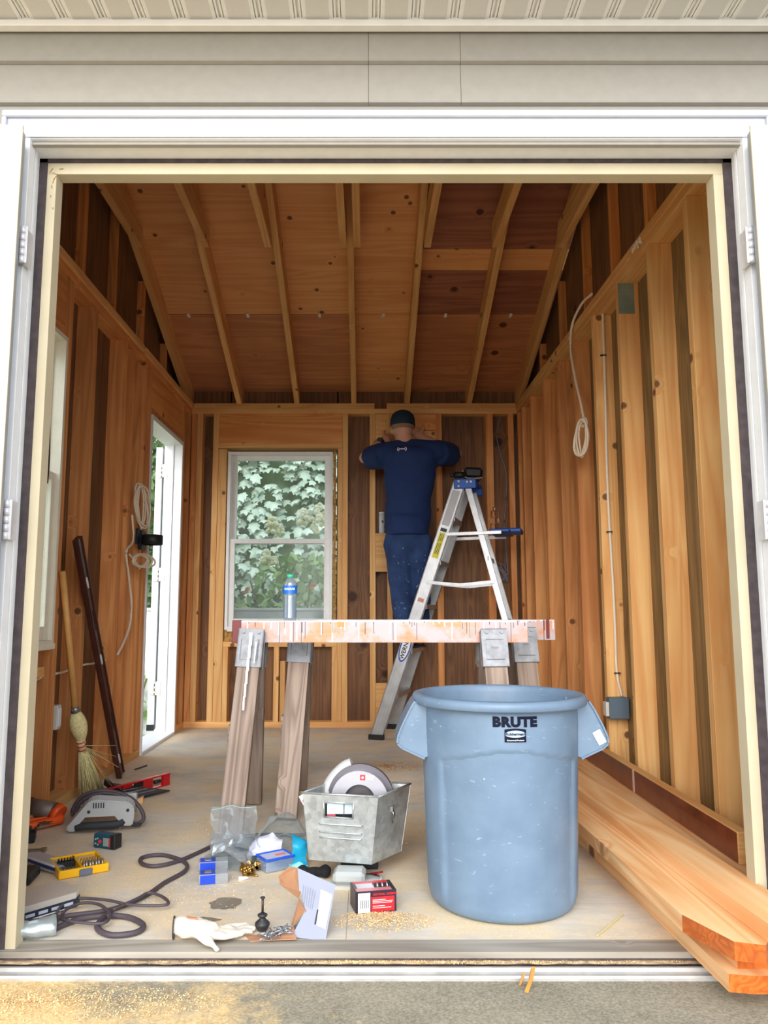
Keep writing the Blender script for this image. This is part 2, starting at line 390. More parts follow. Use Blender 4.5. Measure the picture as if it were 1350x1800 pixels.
xo2, xi2 = XR + DW + .012, XR + DW
wr = sheet_wall('wall_right', SHEATH, [((xi2, 1.95, -.1), (xo2, B + DW, ZT))])
gable(xi2, xo2, wr, SHEATH_B)
RY = [2.521, 2.874, 3.252, 3.624, 3.993, 4.329, 4.697, 5.079]
for k, y0 in enumerate([2.12] + RY + [5.36, 5.51]):
    o = vstud('stud', XR, XR + DW, y0, y0 + .038, .040, ZT - .076, PINE if y0 < 3.8 else PINE_DK, wr)
vstud('stud', XR + .002, XR + DW, 2.0, 2.04, 0, ZT - .076, PINE, wr)
hbox('top_plate', (XR, 2.05, ZT - .076), (XR + DW, B, ZT - .038), PINE, wr, 'y')
hbox('top_plate', (XR - .006, 2.05, ZT - .038), (XR + DW, B, ZT), PINE, wr, 'y')
hbox('bottom_plate', (XR, 2.05, 0), (XR + DW, B, .040), PINE, wr, 'y')
TEAL = plain('teal_paint_stain', (128, 140, 128), .7, noise_amt=.2, ns=12)
MB().b2((XR - .001, 3.2505, 2.12), (XR + .07, 3.2519, ZT - .077)).build('paint_stain', TEAL, wr)
MB().b2((XR + .01, B - .45, 2.10), (XR + .075, B - .449, ZT - .08)).build('paint_stain', TEAL, wr)
for (px, py, r) in ((1124, 400, .010), (1119, 405, .008), (1115, 412, .009), (1112, 418, .008), (1121, 412, .005), (1127, 404, .005)):
    q = atX(px, py + 22, XR - .007); MB().cyl((XR - .0085, q.y, q.z), (XR - .004, q.y, q.z), r * 1.3, seg=9).build('paint_splash', WVIN, wr)

BX0, BX1 = -1.018, -.205
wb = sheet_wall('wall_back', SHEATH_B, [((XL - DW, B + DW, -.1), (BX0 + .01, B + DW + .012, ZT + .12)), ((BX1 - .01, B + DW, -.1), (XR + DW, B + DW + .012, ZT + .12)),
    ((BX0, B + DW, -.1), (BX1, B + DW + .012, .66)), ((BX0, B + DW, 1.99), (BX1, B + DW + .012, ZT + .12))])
zs, ze = .040, ZT - .076
for x0, x1, pm in ((-1.285, -1.245, PINE_DK), (-1.243, -1.202, PINE), (-1.124, -1.083, PINE), (-1.081, -1.020, PINE), (-.205, -.172, PINE), (-.171, -.131, PINE), (.029, .070, PINE),
               (.156, .193, PINE), (.517, .560, PINE_DK), (.886, .938, PINE_DK), (1.050, 1.091, PINE_DK)):
    zz = 1.995 if x0 in (-1.081, -.205) else ze
    if x0 == -.205: vstud('stud', x0, x1, B, B + DW, zs, 2.0, pm, wb)
    else: vstud('stud', x0, x1, B, B + DW, zs, zz, pm, wb)
hbox('header', (-1.083, B, 2.043), (-.172, B + .04, ze), HEAD, wb)
hbox('header_plate', (-1.083, B - .003, 2.001), (-.172, B + DW, 2.042), PINE, wb)
hbox('rough_sill', (-1.018, B - .002, .56), (-.205, B + DW, .597), PINE, wb)
for x0 in (-1.018, -.655, -.242): vstud('cripple_stud', x0, x0 + .037, B, B + DW, zs, .56, PINE, wb)
vstud('cripple_stud', -.612, -.575, B + .02, B + DW, zs, .46, PINE, wb)
hbox('bottom_plate', (XL, B - .001, 0), (XR, B + DW, .040), PINE, wb)
hbox('top_plate', (XL, B, ZT - .076), (XR, B + DW, ZT - .038), PINE, wb)
hbox('top_plate', (XL + .012, B, ZT - .038), (.065, B + DW, ZT + .004), PINE, wb)
hbox('top_plate', (.155, B, ZT - .038), (XR - .006, B + DW, ZT + .004), PINE, wb)
def zb(py): return atY(640, py, B).z
for a, b_, y0, y1, pm in ((.070, .156, 728, 780, PINE), (.070, .156, 937, 1005, PINE), (.070, .156, 1201, 1268, PINE), (.193, .517, 757, 778, PINE), (.193, .517, 728, 756, HEAD), (.193, .517, 779, 800, PINE_DK)):
    hbox('block', (a, B + .003, zb(y1)), (b_, B + .04, zb(y0)), pm, wb)
MB().grid(lambda u, q: Vector((-1.016 + .81 * u, B + .02 + .03 * abs(noise.noise(Vector((u * 30, q * 4, 3)))), .60 + .07 * q)), 50, 5).build('insulation_foam', FOAM, wb)
for xx in (-1.016, -.238):
    MB().grid(lambda u, q: Vector((xx + .020 * u, B + .022 + .02 * noise.noise(Vector((u * 4 + xx, q * 40, 3))), .62 + 1.37 * q)), 3, 90).build('insulation_foam', FOAM, wb)
MB().b2((-.94, B + .02, .60), (-.90, B + .06, .66), .004).build('shim', PINE, wb)

# ---- roof: sheathing panels, rafters, collar ties
K = .385; RB = lambda y: ZT + K * (B - y)                       # underside of the rafters, back slope
FB = lambda y: 2.47 + K * (y - 1.95); YR = 3.577                # front slope and ridge
PS = .152                                                       # rafter depth measured upright
ceil = MB().b2((XL - DW, YR - .018, RB(YR)), (XR + DW, YR + .018, RB(YR) + PS - .015)).build('ceiling', RAFT, kind='structure')
def slope_panel(name, x0, x1, y0, y1, m, dz=0):
    a = Vector(((x0 + x1) / 2, y1, RB(y1) + PS + .006 + dz)); b = Vector(((x0 + x1) / 2, y0, RB(y0) + PS + .006 + dz))
    if y0 < 3.5:
        a.z = FB(y1) + PS + .006 + dz; b.z = FB(y0) + PS + .006 + dz
    L = (b - a).length; M = frame(a, b)
    M = M @ Matrix.Rotation(R(90), 4, 'Z')
    return MB().box((0, 0, 0), (x1 - x0, L, .012), None, .0008).build(name, m, ceil, M)
YS = 4.86; xr5 = .308
slope_panel('plywood_panel', XL - DW - .1, -.092, YS + .002, B + .42, PLY_MD)
slope_panel('plywood_panel', -.088, xr5, YS + .002, B + .42, PLY)
slope_panel('plywood_panel', xr5 + .003, XR + DW + .1, YS + .002, B + .42, PLY_MD)
slope_panel('plywood_panel', XL - DW - .1, -.51 , YR, YS - .002, PLY)
slope_panel('plywood_panel', -.507, xr5 , YR, YS - .002, PLY)
slope_panel('plywood_panel', xr5 + .003, XR + DW + .1, YR, 4.34, PLY_DK)
slope_panel('plywood_strip', xr5 + .003, XR + DW + .1, 4.343, 4.50, PLY)
slope_panel('plywood_panel', xr5 + .003, XR + DW + .1, 4.503, YS - .002, PLY_DK)
slope_panel('plywood_panel', XL - DW - .1, XR + DW + .1, 1.46, YR - .004, PLY_MD)
SHING = plain('charcoal_shingles', (70, 68, 68), .95, noise_amt=.4, ns=40)
slope_panel('roof_covering', XL - DW - .12, XR + DW + .12, YR - .005, B + .44, SHING, .016)
slope_panel('roof_covering', XL - DW - .12, XR + DW + .12, 1.44, YR - .001, SHING, .016)
CLIP = plain('daylight_clip_white', (252, 252, 252), .4)  # white stands in for daylight showing through at the panel joint
for px in (332, 436, 562, 674, 783, 897):
    p = atX(px, 553, atY(px, 553, YS).x) ; x = atY(px, 553, YS).x
    MB().b2((x - .009, YS - .025, RB(YS) + PS - .014), (x + .009, YS + .02, RB(YS) + PS - .002), .001).build('panel_clip', CLIP, ceil)
def rafter(x0, x1, m):
    x = (x0 + x1) / 2; h = .1405 / math.cos(math.atan(K))
    d = .14 * .5
    n = Vector((0, math.sin(math.atan(K)), math.cos(math.atan(K))))
    # back slope
    a = Vector((x, B + .38, RB(B + .38))) + n * d; b = Vector((x, YR + .045, RB(YR + .045))) + n * d
    beam('rafter', a, b, .14, x1 - x0, m, ceil)
    n2 = Vector((0, -n.y, n.z)); f = FB
    beam('rafter', Vector((x, 1.90, f(1.90))) + n2 * d, Vector((x, YR - .045, f(YR - .045))) + n2 * d, .14, x1 - x0, m, ceil)
RX = [(-1.333, -1.295), (-.959, -.921), (-.529, -.491), (-.107, -.069), (.288, .326), (.748, .786), (1.118, 1.156)]
for x0, x1 in RX: rafter(x0, x1, RAFT)
ZTIE = 2.845
for x0, x1 in ((-1.294, -1.256), (-.920, -.882), (-.568, -.530), (-.146, -.108), (-.068, -.030), (.327, .365), (.709, .747), (1.079, 1.117)):
    ye = 4.10; M = Matrix(((0, 0, 1, x0), (1, 0, 0, 0), (0, 1, 0, 0), (0, 0, 0, 1)))
    top = ZTIE + .135
    poly = [(3.02, ZTIE), (ye, ZTIE), (ye, ZTIE + .08), (ye - .02, top), (3.02, top)]
    me = MB().prism([(yy - 3.78, zz - 2.9) for yy, zz in poly], x1 - x0, Matrix(((0, 1, 0, 0), (0, 0, 1, 0), (1, 0, 0, 0), (0, 0, 0, 1))) if False else Matrix(((1, 0, 0, 0), (0, 0, -1, 0), (0, 1, 0, 0), (0, 0, 0, 1)))).mesh('collar_tie', RAFT)
    link('collar_tie', me, ceil, Matrix.Translation((x0, 3.78, 2.9)) @ Matrix.Rotation(R(90), 4, 'Z'))
ridge = None
for (xg0, xg1, par) in ((XL - DW, XL - DW + .04, wl), (XR + DW - .04, XR + DW, wr)):
    for yg in (3.0, 3.45, 3.90, 4.42, 4.95):
        zz = RB(yg) if yg > YR else FB(yg)
        vstud('gable_stud', xg0, xg1, yg, yg + .038, ZT, zz + .02, PINE_DK, par)

# ---- front of the building: siding, soffit, casing, jambs
SID = plain('beige_vinyl_siding', (158, 153, 144), .55, noise_amt=.03, ns=30, bump=.03)
wf = sheet_wall('wall_front', SHEATH_B, [((XL - DW, 1.95, -.1), (-.914, 2.045, 2.46)), ((1.024, 1.95, -.1), (XR + DW, 2.045, 2.46)), ((-.914, 1.95, 2.093), (1.024, 2.045, 2.46))])
def lap(x0, x1, z0, z1):
    M = Matrix(((0, 0, 1, x0), (1, 0, 0, 0), (0, 1, 0, 0), (0, 0, 0, 1)))
    poly = [(1.949, z0 + .004), (1.949, z1 + .01), (1.944, z1 + .01), (1.931, z0 + .006), (1.929, z0), (1.941, z0 - .002)]
    MB().prism(poly, x1 - x0, M).build('siding_plank', SID, wf)
edges = [2.193, 2.316, 2.44]
z = 2.193
while z > 0: z -= .123; edges.insert(0, z)
for z0, z1 in zip(edges[:-1], edges[1:]):
    if z0 > 2.19:
        xs = [XL - DW - .02, .008, .26, XR + DW + .02]
        for a, b_ in zip(xs[:-1], xs[1:]): lap(a, b_ - .0012, z0, z1)
    elif z1 > 2.16: lap(XL - DW - .02, XR + DW + .02, z0, z1)
    else:
        lap(XL - DW - .02, -.975, z0, z1); lap(1.085, XR + DW + .02, z0, z1)
# soffit
VENT = None
def vent_mat():
    s = NT('vented_soffit_vinyl'); v = s.coord(rnd=False)
    vo = s.n('TexVoronoi'); vo.inputs['Scale'].default_value = 90; vo.inputs['Randomness'].default_value = .0; s.l(v, vo.inputs['Vector'])
    f = s.ramp(vo.outputs['Distance'], [(.12, WT), (.38, BK)])
    s.l(s.ramp(vo.outputs['Distance'], [(.1, lin((238, 236, 231))), (.4, lin((208, 205, 199)))]), s.b.inputs['Base Color'])
    s.b.inputs['Roughness'].default_value = .45; s.bump(f, .8, .003); return s.m
VENT = vent_mat()
soff = MB().b2((XL - .3, 1.50, 2.436), (XR + .3, 1.95, 2.446)).build('trim_7', WHITE_S, kind='structure')
per = .1063; k = 0
x = XL - .28
pv = MB()
pv.box((0, 0, 0), (per - .022, .42, .005), None, .0015)
pv.box((0, 0, 0), (per - .044, .40, .008), None, .0015, mi=1)
pv.box((-per / 2 + .006, 0, .003), (.006, .42, .008), None, .001); pv.box((per / 2 - .006, 0, .003), (.006, .42, .008), None, .001)
pvm = pv.mesh('soffit_panel', [WHITE_S, VENT])
while x < XR + .25:
    link('soffit_panel', pvm, soff, Matrix.Translation((x + per / 2, 1.725, 2.430))); x += per
MB().b2((XL - .3, 1.903, 2.402), (XR + .3, 1.931, 2.420), .003).build('j_channel', WHITE_S, soff)
MB().b2((XL - .3, 1.912, 2.419), (XR + .3, 1.931, 2.436), .002).build('j_channel', WHITE_S, soff)
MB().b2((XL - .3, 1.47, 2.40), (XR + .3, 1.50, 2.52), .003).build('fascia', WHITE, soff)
# head and side casings (mitred look: head runs through, thin outer bead)
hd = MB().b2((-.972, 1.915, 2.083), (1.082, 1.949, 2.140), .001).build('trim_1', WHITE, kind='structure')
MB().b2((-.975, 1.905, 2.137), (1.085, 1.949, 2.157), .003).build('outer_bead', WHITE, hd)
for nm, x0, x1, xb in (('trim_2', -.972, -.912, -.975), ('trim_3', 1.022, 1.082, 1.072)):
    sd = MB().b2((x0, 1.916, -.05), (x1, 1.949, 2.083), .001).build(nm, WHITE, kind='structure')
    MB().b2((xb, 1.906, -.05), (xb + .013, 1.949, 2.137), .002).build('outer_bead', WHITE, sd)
jm = MB(); 
jm.b2((-.912, 1.920, 2.081), (1.022, 1.952, 2.092), .001)
jm.b2((-.908, 1.95, 2.074), (1.018, 2.004, 2.090), .001)
for s_, x0, xs in ((-1, -.912, .004), (1, 1.022, -.004)):
    jm.b2((x0 - .006, 1.918, -.05), (x0 + .012, 1.952, 2.09), .001) if s_ < 0 else jm.b2((x0 - .012, 1.918, -.05), (x0 + .006, 1.952, 2.09), .001)
    jm.b2((x0 + xs - (.02 if s_ < 0 else 0), 1.95, -.05), (x0 + xs + (.0 if s_ < 0 else .02), 2.004, 2.088), .001)
    jm.b2((x0 + (.0 if s_ < 0 else -.010), 1.962, -.05), (x0 + (.010 if s_ < 0 else 0), 1.975, 2.08), .001)
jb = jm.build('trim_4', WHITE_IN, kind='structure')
dk = MB(); dk.b2((-.908, 2.0, 2.062), (1.018, 2.03, 2.080)); dk.b2((-.910, 2.0, -.02), (-.886, 2.03, 2.08)); dk.b2((.994, 2.0, -.02), (1.020, 2.03, 2.08))
dk.build('weatherstrip', DKSTRIP, jb)
cf = MB(); cf.b2((-.890, 2.004, 2.030), (.998, 2.05, 2.064), .001); cf.b2((-.890, 2.0038, 0), (-.861, 2.05, 2.03), .001); cf.b2((.967, 2.0038, 0), (.998, 2.05, 2.03), .001)
cf.build('door_stop', CREAM, jb)

# ---- double doors folded back against the front wall
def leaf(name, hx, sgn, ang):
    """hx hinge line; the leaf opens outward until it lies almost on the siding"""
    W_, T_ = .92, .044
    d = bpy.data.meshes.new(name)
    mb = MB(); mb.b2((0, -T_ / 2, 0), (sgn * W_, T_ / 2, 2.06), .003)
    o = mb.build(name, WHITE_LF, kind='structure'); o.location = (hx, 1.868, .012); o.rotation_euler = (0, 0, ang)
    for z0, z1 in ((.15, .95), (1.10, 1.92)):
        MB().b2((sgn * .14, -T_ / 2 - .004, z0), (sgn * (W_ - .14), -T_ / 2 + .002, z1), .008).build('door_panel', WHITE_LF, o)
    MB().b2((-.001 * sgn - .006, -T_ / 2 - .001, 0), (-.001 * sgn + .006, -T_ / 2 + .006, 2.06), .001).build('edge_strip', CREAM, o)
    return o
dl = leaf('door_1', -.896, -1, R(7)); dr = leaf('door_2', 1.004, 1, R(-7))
HINGE = plain('painted_hinge', (222, 222, 226), .35, metal=.3, noise_amt=.1)
def hinge(name, x, y, zc, par, sgn):
    mb = MB()
    for k in range(5): mb.cyl((x, y, zc - .05 + k * .02), (x, y, zc - .0315 + k * .02), .007, seg=10)
    mb.b2((x - .003, y, zc - .05), (x + sgn * .012, y + .003, zc + .05), .0005)
    mb.b2((x + sgn * .001, y, zc - .05), (x + sgn * .004, y + .05, zc + .05), .0005)
    return mb.build(name, HINGE, par)
for zc in (1.770, 1.05, .25):
    hinge('hinge', -.893, 1.895, zc, jb, 1); hinge('hinge', 1.002, 1.895, zc, jb, -1)

CHIP_ = plain('bare_wood_chip_mark', (178, 140, 88), .8, noise_amt=.3, ns=90)
for px, py, l_, a_ in ((90, 300, .016, 60), (96, 305, .012, -20), (94, 318, .014, 75), (91, 328, .010, 100), (97, 312, .012, 60), (108, 297, .012, 10), (89, 345, .006, 80), (93, 366, .005, 90)):
    q = atY(px, py, 2.0034); MB().box(q, (l_, .0008, .003), Euler((0, -R(a_), 0)).to_matrix()).build('chip_mark', CHIP_, jb)
# ================================================================ WINDOWS, SIDE DOOR, GARDEN
PANE = glass('window_glass', (240, 246, 246), .90, .05)
def window(name, M, W, Hh, zr, m):
    """double-hung window; local x across, y outward, z up; zr = height of the meeting rail"""
    f = MB(); t = .020; d0, d1 = -.012, .092
    f.b2((0, d0, 0), (t, d1, Hh)); f.b2((W - t, d0, 0), (W, d1, Hh)); f.b2((t, d0, Hh - t), (W - t, d1, Hh)); f.b2((t, d0, 0), (W - t, d1, .024))
    f.b2((t, .036, .024), (t + .008, .044, Hh - t)); f.b2((W - t - .008, .036, .024), (W - t, .044, Hh - t))
    o = f.build(name, m, M=M, kind='structure')
    for nm, z0, z1, y0 in (('upper_sash', zr - .012, Hh - t, .048), ('lower_sash', .024, zr + .022, .004)):
        st = .040; s = MB(); y1 = y0 + .030
        s.b2((t, y0, z0), (t + st, y1, z1), .002); s.b2((W - t - st, y0, z0), (W - t, y1, z1), .002)
        s.b2((t + st, y0, z1 - .034), (W - t - st, y1, z1), .002); s.b2((t + st, y0, z0), (W - t - st, y1, z0 + (.034 if nm == 'upper_sash' else .055)), .002)
        so_ = s.build(nm, m, o)
        g = MB(); zz = z0 + (.034 if nm == 'upper_sash' else .055)
        g.b2((t + st, y0 + .013, zz), (W - t - st, y0 + .016, z1 - .034)); g.build('pane', PANE, so_)
    MB().b2((t, d0 - .016, -.012), (W - t, .0, .012), .003).build('stool', m, o)
    return o
window('window_1', Matrix.Translation((-1.008, B - .006, .680)), .766, 1.291, 1.31 - .68, WVIN)
CRM = plain('cream_window_vinyl', (240, 232, 212), .4, noise_amt=.03)
window('window_2', Matrix.Translation((XL + .006, WY0 + .004, WZ0)) @ Matrix.Rotation(R(90), 4, 'Z'), .716, WZ1 - WZ0 - .01, 1.365 - .68, CRM)
# side door: frame, sill and the leaf folded back outside
df = MB(); x0, x1 = XL - .115, XL + .010
df.b2((x0, DY1 - .030, 0), (x1, DY1 - .001, DZ - .002), .001); df.b2((x0, DY0 + .001, 0), (x1, DY0 + .012, DZ - .002), .001)
df.b2((x0, DY0 + .012, DZ - .032), (x1, DY1 - .030, DZ - .002), .001)
df.b2((XL - .062, DY1 - .042, 0), (XL - .048, DY1 - .030, DZ - .032), .001)
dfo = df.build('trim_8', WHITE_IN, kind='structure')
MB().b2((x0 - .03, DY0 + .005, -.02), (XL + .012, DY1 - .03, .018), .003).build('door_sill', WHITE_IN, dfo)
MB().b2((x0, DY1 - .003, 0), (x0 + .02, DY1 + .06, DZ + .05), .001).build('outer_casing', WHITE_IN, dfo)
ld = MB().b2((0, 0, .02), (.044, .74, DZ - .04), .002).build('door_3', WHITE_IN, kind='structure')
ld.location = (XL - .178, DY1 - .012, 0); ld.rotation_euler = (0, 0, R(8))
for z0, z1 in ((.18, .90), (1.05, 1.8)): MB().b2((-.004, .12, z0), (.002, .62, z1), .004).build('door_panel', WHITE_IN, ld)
MB().b2((-.003, -.004, .02), (.047, .001, .06)).build('door_sweep', plain('black_rubber', (30, 30, 32), .7), ld)
BRK = plain('satin_nickel', (190, 188, 184), .3, metal=.9)
for zc in (1.78, 1.06, .30):
    mb = MB(); mb.b2((XL - .172, DY1 - .0165, zc - .045), (XL - .138, DY1 - .0145, zc + .045), .0005)
    for k in range(3): mb.cyl((XL - .132, DY1 - .022, zc - .045 + k * .031), (XL - .132, DY1 - .022, zc - .017 + k * .031), .006, seg=10)
    mb.b2((XL - .126, DY1 - .034, zc - .045), (XL - .09, DY1 - .0305, zc + .045), .0005)
    mb.build('hinge', BRK, dfo)

def leaf_pts(kind):
    if kind == 'ivy':
        pr = [(0, -.5), (.22, -.52), (.50, -.30), (.42, -.05), (.55, .22), (.25, .22), (0, .60), (-.25, .22), (-.55, .22), (-.42, -.05), (-.50, -.30), (-.22, -.52)]
    else:
        pr = [(0, -.5), (.20, -.30), (.27, 0), (.20, .3), (0, .55), (-.20, .3), (-.27, 0), (-.20, -.30)]
    return pr
def leaf_bm(mb, kind, M, size, bend=.12, mi=0):
    c = mb.b.verts.new(M @ Vector((0, 0, bend * size * .6)))
    vs = [mb.b.verts.new(M @ Vector((x * size, y * size, -bend * size * (x * x + y * y) * 2))) for x, y in leaf_pts(kind)]
    fs = [mb.b.faces.new((c, vs[i], vs[(i + 1) % len(vs)])) for i in range(len(vs))]
    mb._idx(fs, mi, True)
def green(name, a, b_, rough=.5):
    s = NT(name); oi = s.n('ObjectInfo'); gi = s.n('NewGeometry')
    f = s.noise(s.coord((1, 1, 1)), 9, 3)
    c = s.ramp(gi.outputs['Random Per Island'], [(0, lin(a)), (1, lin(b_))])
    s.l(s.mix(s.ramp(f, [(.3, BK), (.7, (.5, .5, .5, 1))]), c, lin(b_)), s.b.inputs['Base Color'])
    s.b.inputs['Roughness'].default_value = rough; s.b.inputs['Subsurface Weight'].default_value = 0
    return s.m
IVY = green('ivy_leaf_green', (140, 164, 140), (198, 212, 194), .3); HYD = green('light_leaf_green', (130, 168, 96), (196, 220, 150)); DKG = green('dark_hedge_green', (70, 98, 62), (128, 158, 100))
rnd = random.Random(3)
wallb = MB().grid(lambda u, q: Vector((-4.2 + 6.5 * u, 8.25 + .25 * noise.noise(Vector((u * 22, q * 14, 0))), -.2 + 4.6 * q)), 60, 50).build('ivy_hedge', DKG)
tag(wallb, 'tall wall of ivy with broad pale green leaves seen through the back window', 'ivy')
lm = []
for v in range(4):
    mb = MB(); leaf_bm(mb, 'ivy', Matrix(), .085 + .014 * v, .10 + .05 * v); lm.append(mb.mesh('leaf', IVY))
cnt = 0; st = MB()
for i in range(2600):
    x = rnd.uniform(-2.9, .7); z = rnd.uniform(-.1, 3.6); y = 8.02 + rnd.uniform(-.10, .12)
    M = Matrix.Translation((x, y, z)) @ Euler((R(rnd.uniform(25, 75)), R(rnd.uniform(-30, 30)), R(rnd.uniform(-35, 35)))).to_matrix().to_4x4() @ Matrix.Rotation(rnd.uniform(-.6, .6) + math.pi, 4, 'Z')
    if -1.75 < x < -.2 and .9 < z < 2.75 and cnt < 295 and i % 2 == 0:
        link('leaf', lm[i % 4], wallb, M); cnt += 1
    else: leaf_bm(st, 'ivy', M, rnd.uniform(.09, .13), .15)
st.build('leaf_mass', IVY, wallb, kind='stuff')
def shrub(name, label, cat, loc, size, n, ls, m, kind='oval', stems=5):
    t = thing(name, label, cat, loc); sx, sy, sz = size
    st = MB()
    for k in range(stems):
        a = 2 * math.pi * k / stems
        st.tube([(0.02 * math.cos(a), .02 * math.sin(a), 0), (sx * .2 * math.cos(a), sy * .2 * math.sin(a), sz * .45), (sx * .38 * math.cos(a), sy * .38 * math.sin(a), sz * .85)], .008, 5)
    st.build('stem', plain('green_brown_stem', (110, 100, 60), .8), t)
    mb = MB(); rr = random.Random(hash(name) % 99 + n)
    for i in range(n):
        u = rr.uniform(0, 2 * math.pi); q = rr.random() ** .5; h = rr.random()
        r = q * (.5 + .5 * math.sin(math.pi * min(h * .9 + .15, 1)))
        M = Matrix.Translation((sx / 2 * r * math.cos(u), sy / 2 * r * math.sin(u), sz * (.06 + .94 * h))) @ Euler((R(rr.uniform(10, 80)), R(rr.uniform(-40, 40)), rr.uniform(0, 6.28))).to_matrix().to_4x4()
        leaf_bm(mb, kind, M, ls * rr.uniform(.7, 1.3), .15)
    mb.build('foliage', m, t, kind='stuff'); return t
hy = shrub('hydrangea_bush', 'hydrangea bush with cream flower cones outside the back window', 'shrub', (-.62, 6.85, -.16), (1.25, .7, 1.45), 620, .11, HYD)
FLW = green('cream_flower_petals', (248, 244, 186), (252, 250, 214), .6)
for px, py, s_ in ((478, 925, .10), (492, 935, .075), (535, 912, .10), (560, 905, .11), (576, 912, .10), (468, 982, .09), (482, 990, .07), (552, 930, .07)):
    p = atY(px, py, 6.62); mb = MB(); rr = random.Random(px)
    for k in range(26):
        a = rr.uniform(0, 6.28); h = rr.random(); r = s_ * .55 * (1 - h * .75)
        mb.ico((r * math.cos(a), r * math.sin(a), (h - .4) * s_ * 1.3), s_ * .24, 1)
    o = mb.build('flower_head', FLW, hy); o.location = p - Vector(hy.location)
shrub('fern_shrub', 'feathery light green shrub at the right side of the back window view', 'shrub', (-.18, 6.5, -.16), (.62, .5, 1.35), 520, .10, HYD)
az = shrub('azalea_bush', 'low dark azalea with small orange blooms beneath the hydrangea', 'shrub', (-.78, 6.25, -.16), (1.3, .5, 1.02), 1500, .045, DKG)
for px, py in ((435, 1035), (553, 1028), (548, 1034), (431, 1041)):
    p = atY(px, py, 5.99); o = MB().ico((0, 0, 0), .022, 1, (1, .6, .8)).build('bloom', plain('orange_bloom', (236, 150, 110), .7), az); o.location = p - Vector(az.location)
shrub('leafy_plant', 'bright green leafy plant at the left side of the back window view', 'shrub', (-1.22, 6.6, -.16), (.5, .4, 1.15), 260, .10, HYD)
lg = MB().b2((-1.7, 5.98, -.16), (.35, 6.02, .815), .004).build('garden_rail', plain('pale_grey_rail', (236, 238, 238), .6, noise_amt=.08)); tag(lg, 'pale grey ledge board outside along the bottom of the back window', 'ledge')
MB().b2((-1.7, 5.94, .815), (.35, 6.05, .835), .003).build('cap_board', WVIN, lg)
shrub('broadleaf_hedge', 'dark leafy hedge seen past the open side door', 'hedge', (-2.35, 7.0, -.16), (1.5, 1.3, 3.1), 2200, .13, DKG)
shrub('pale_border_plant', 'pale green border plant low beyond the side door', 'shrub', (-1.78, 5.9, -.16), (.34, .3, .55), 120, .08, HYD)
nb = MB(); nb.b2((-8, 5.5, -.16), (-5.2, 15, 3.2))
for k in range(16): nb.b2((-5.2, 5.5, k * .2), (-5.185, 15, k * .2 + .188), .002)
o = nb.build('neighbour_house', WHITE_S); tag(o, 'white sided neighbouring house beyond the left window', 'building')
MB().prism([(-.4, 0), (3.2, 0), (1.4, 1.2)], 9.9, Matrix(((1, 0, 0, -8), (0, 0, -1, 15.2), (0, 1, 0, 3.2), (0, 0, 0, 1)))).build('roof', SHING, o)
# ================================================================ LARGE THINGS
def mod_mesh(mb, voxel, it=4, name='tmp', fac=.5):
    """fuse overlapping lumps into one skin"""
    me = mb.mesh(name, []); o = bpy.data.objects.new('tmp', me); C.objects.link(o)
    r = o.modifiers.new('r', 'REMESH'); r.mode = 'VOXEL'; r.voxel_size = voxel; r.use_smooth_shade = True
    s = o.modifiers.new('s', 'SMOOTH'); s.iterations = it; s.factor = fac
    dg = bpy.context.evaluated_depsgraph_get(); dg.update()
    out = bpy.data.meshes.new_from_object(o.evaluated_get(dg)); bpy.data.objects.remove(o)
    out.polygons.foreach_set('use_smooth', [True] * len(out.polygons)); return out
def setm(me, m):
    me.materials.clear(); me.materials.append(m); return me

# ---- trash can
def can_mat():
    s = NT('blue_grey_plastic'); v = s.coord(rnd=False); n = s.noise(v, 9, 5, .6); n2 = s.noise(v, 60, 3)
    c = s.ramp(n, [(.3, lin((98, 120, 142))), (.75, lin((114, 136, 158)))])
    vo = s.n('TexVoronoi'); vo.inputs['Scale'].default_value = 26; s.l(v, vo.inputs['Vector'])
    sc = s.n('SeparateColor'); s.l(vo.outputs['Color'], sc.inputs[0])
    g = s.n('Math', operation='LESS_THAN'); g.inputs[1].default_value = .10; s.l(sc.outputs[0], g.inputs[0])
    d = s.ramp(vo.outputs['Distance'], [(.04, WT), (.06, BK)]); mu = s.n('Math', operation='MULTIPLY'); s.l(g.outputs[0], mu.inputs[0]); s.l(d, mu.inputs[1])
    c = s.mix(mu.outputs[0], c, lin((225, 230, 235)))
    mp = s.n('Mapping'); mp.inputs['Scale'].default_value = (3, 3, 14); mp.inputs['Rotation'].default_value = (.3, .5, .2); s.l(v, mp.inputs['Vector'])
    sc2 = s.noise(mp.outputs[0], 5, 2, .5, 2.5); c = s.mix(s.ramp(sc2, [(.70, BK), (.74, (.5, .5, .5, 1)), (.78, BK)]), c, lin((190, 205, 218)))
    s.l(c, s.b.inputs['Base Color']); s.b.inputs['Roughness'].default_value = .42; s.bump(n2, .08, .002); return s.m
CAN = can_mat(); NAVY = plain('navy_ink', (10, 14, 38), .7, spec=.2); WHI = plain('white_print', (236, 238, 240), .5)
ct = thing('trash_can', 'large blue-grey round plastic trash can standing open on the floor just inside the doorway', 'trash can', (.394, 2.34, 0))
RC = lambda z: .212 + (.228 - .212) * min(max(z / .50, 0), 1)
prof = [(.02, .004), (.150, .004), (.180, 0), (.196, .004), (.206, .016), (.2115, .035)]
nz = 60
prof += [(RC(z), z) for z in [.05 + (.550 - .05) * k / nz for k in range(nz + 1)]]
prof += [(.232, .552), (.240, .5535), (.252, .5545), (.2555, .558), (.2555, .573), (.251, .580), (.244, .582), (.236, .582), (.231, .577), (.228, .56), (.2235, .50), (.212, .12), (.205, .02), (.10, .012), (.02, .012)]
NS = 160
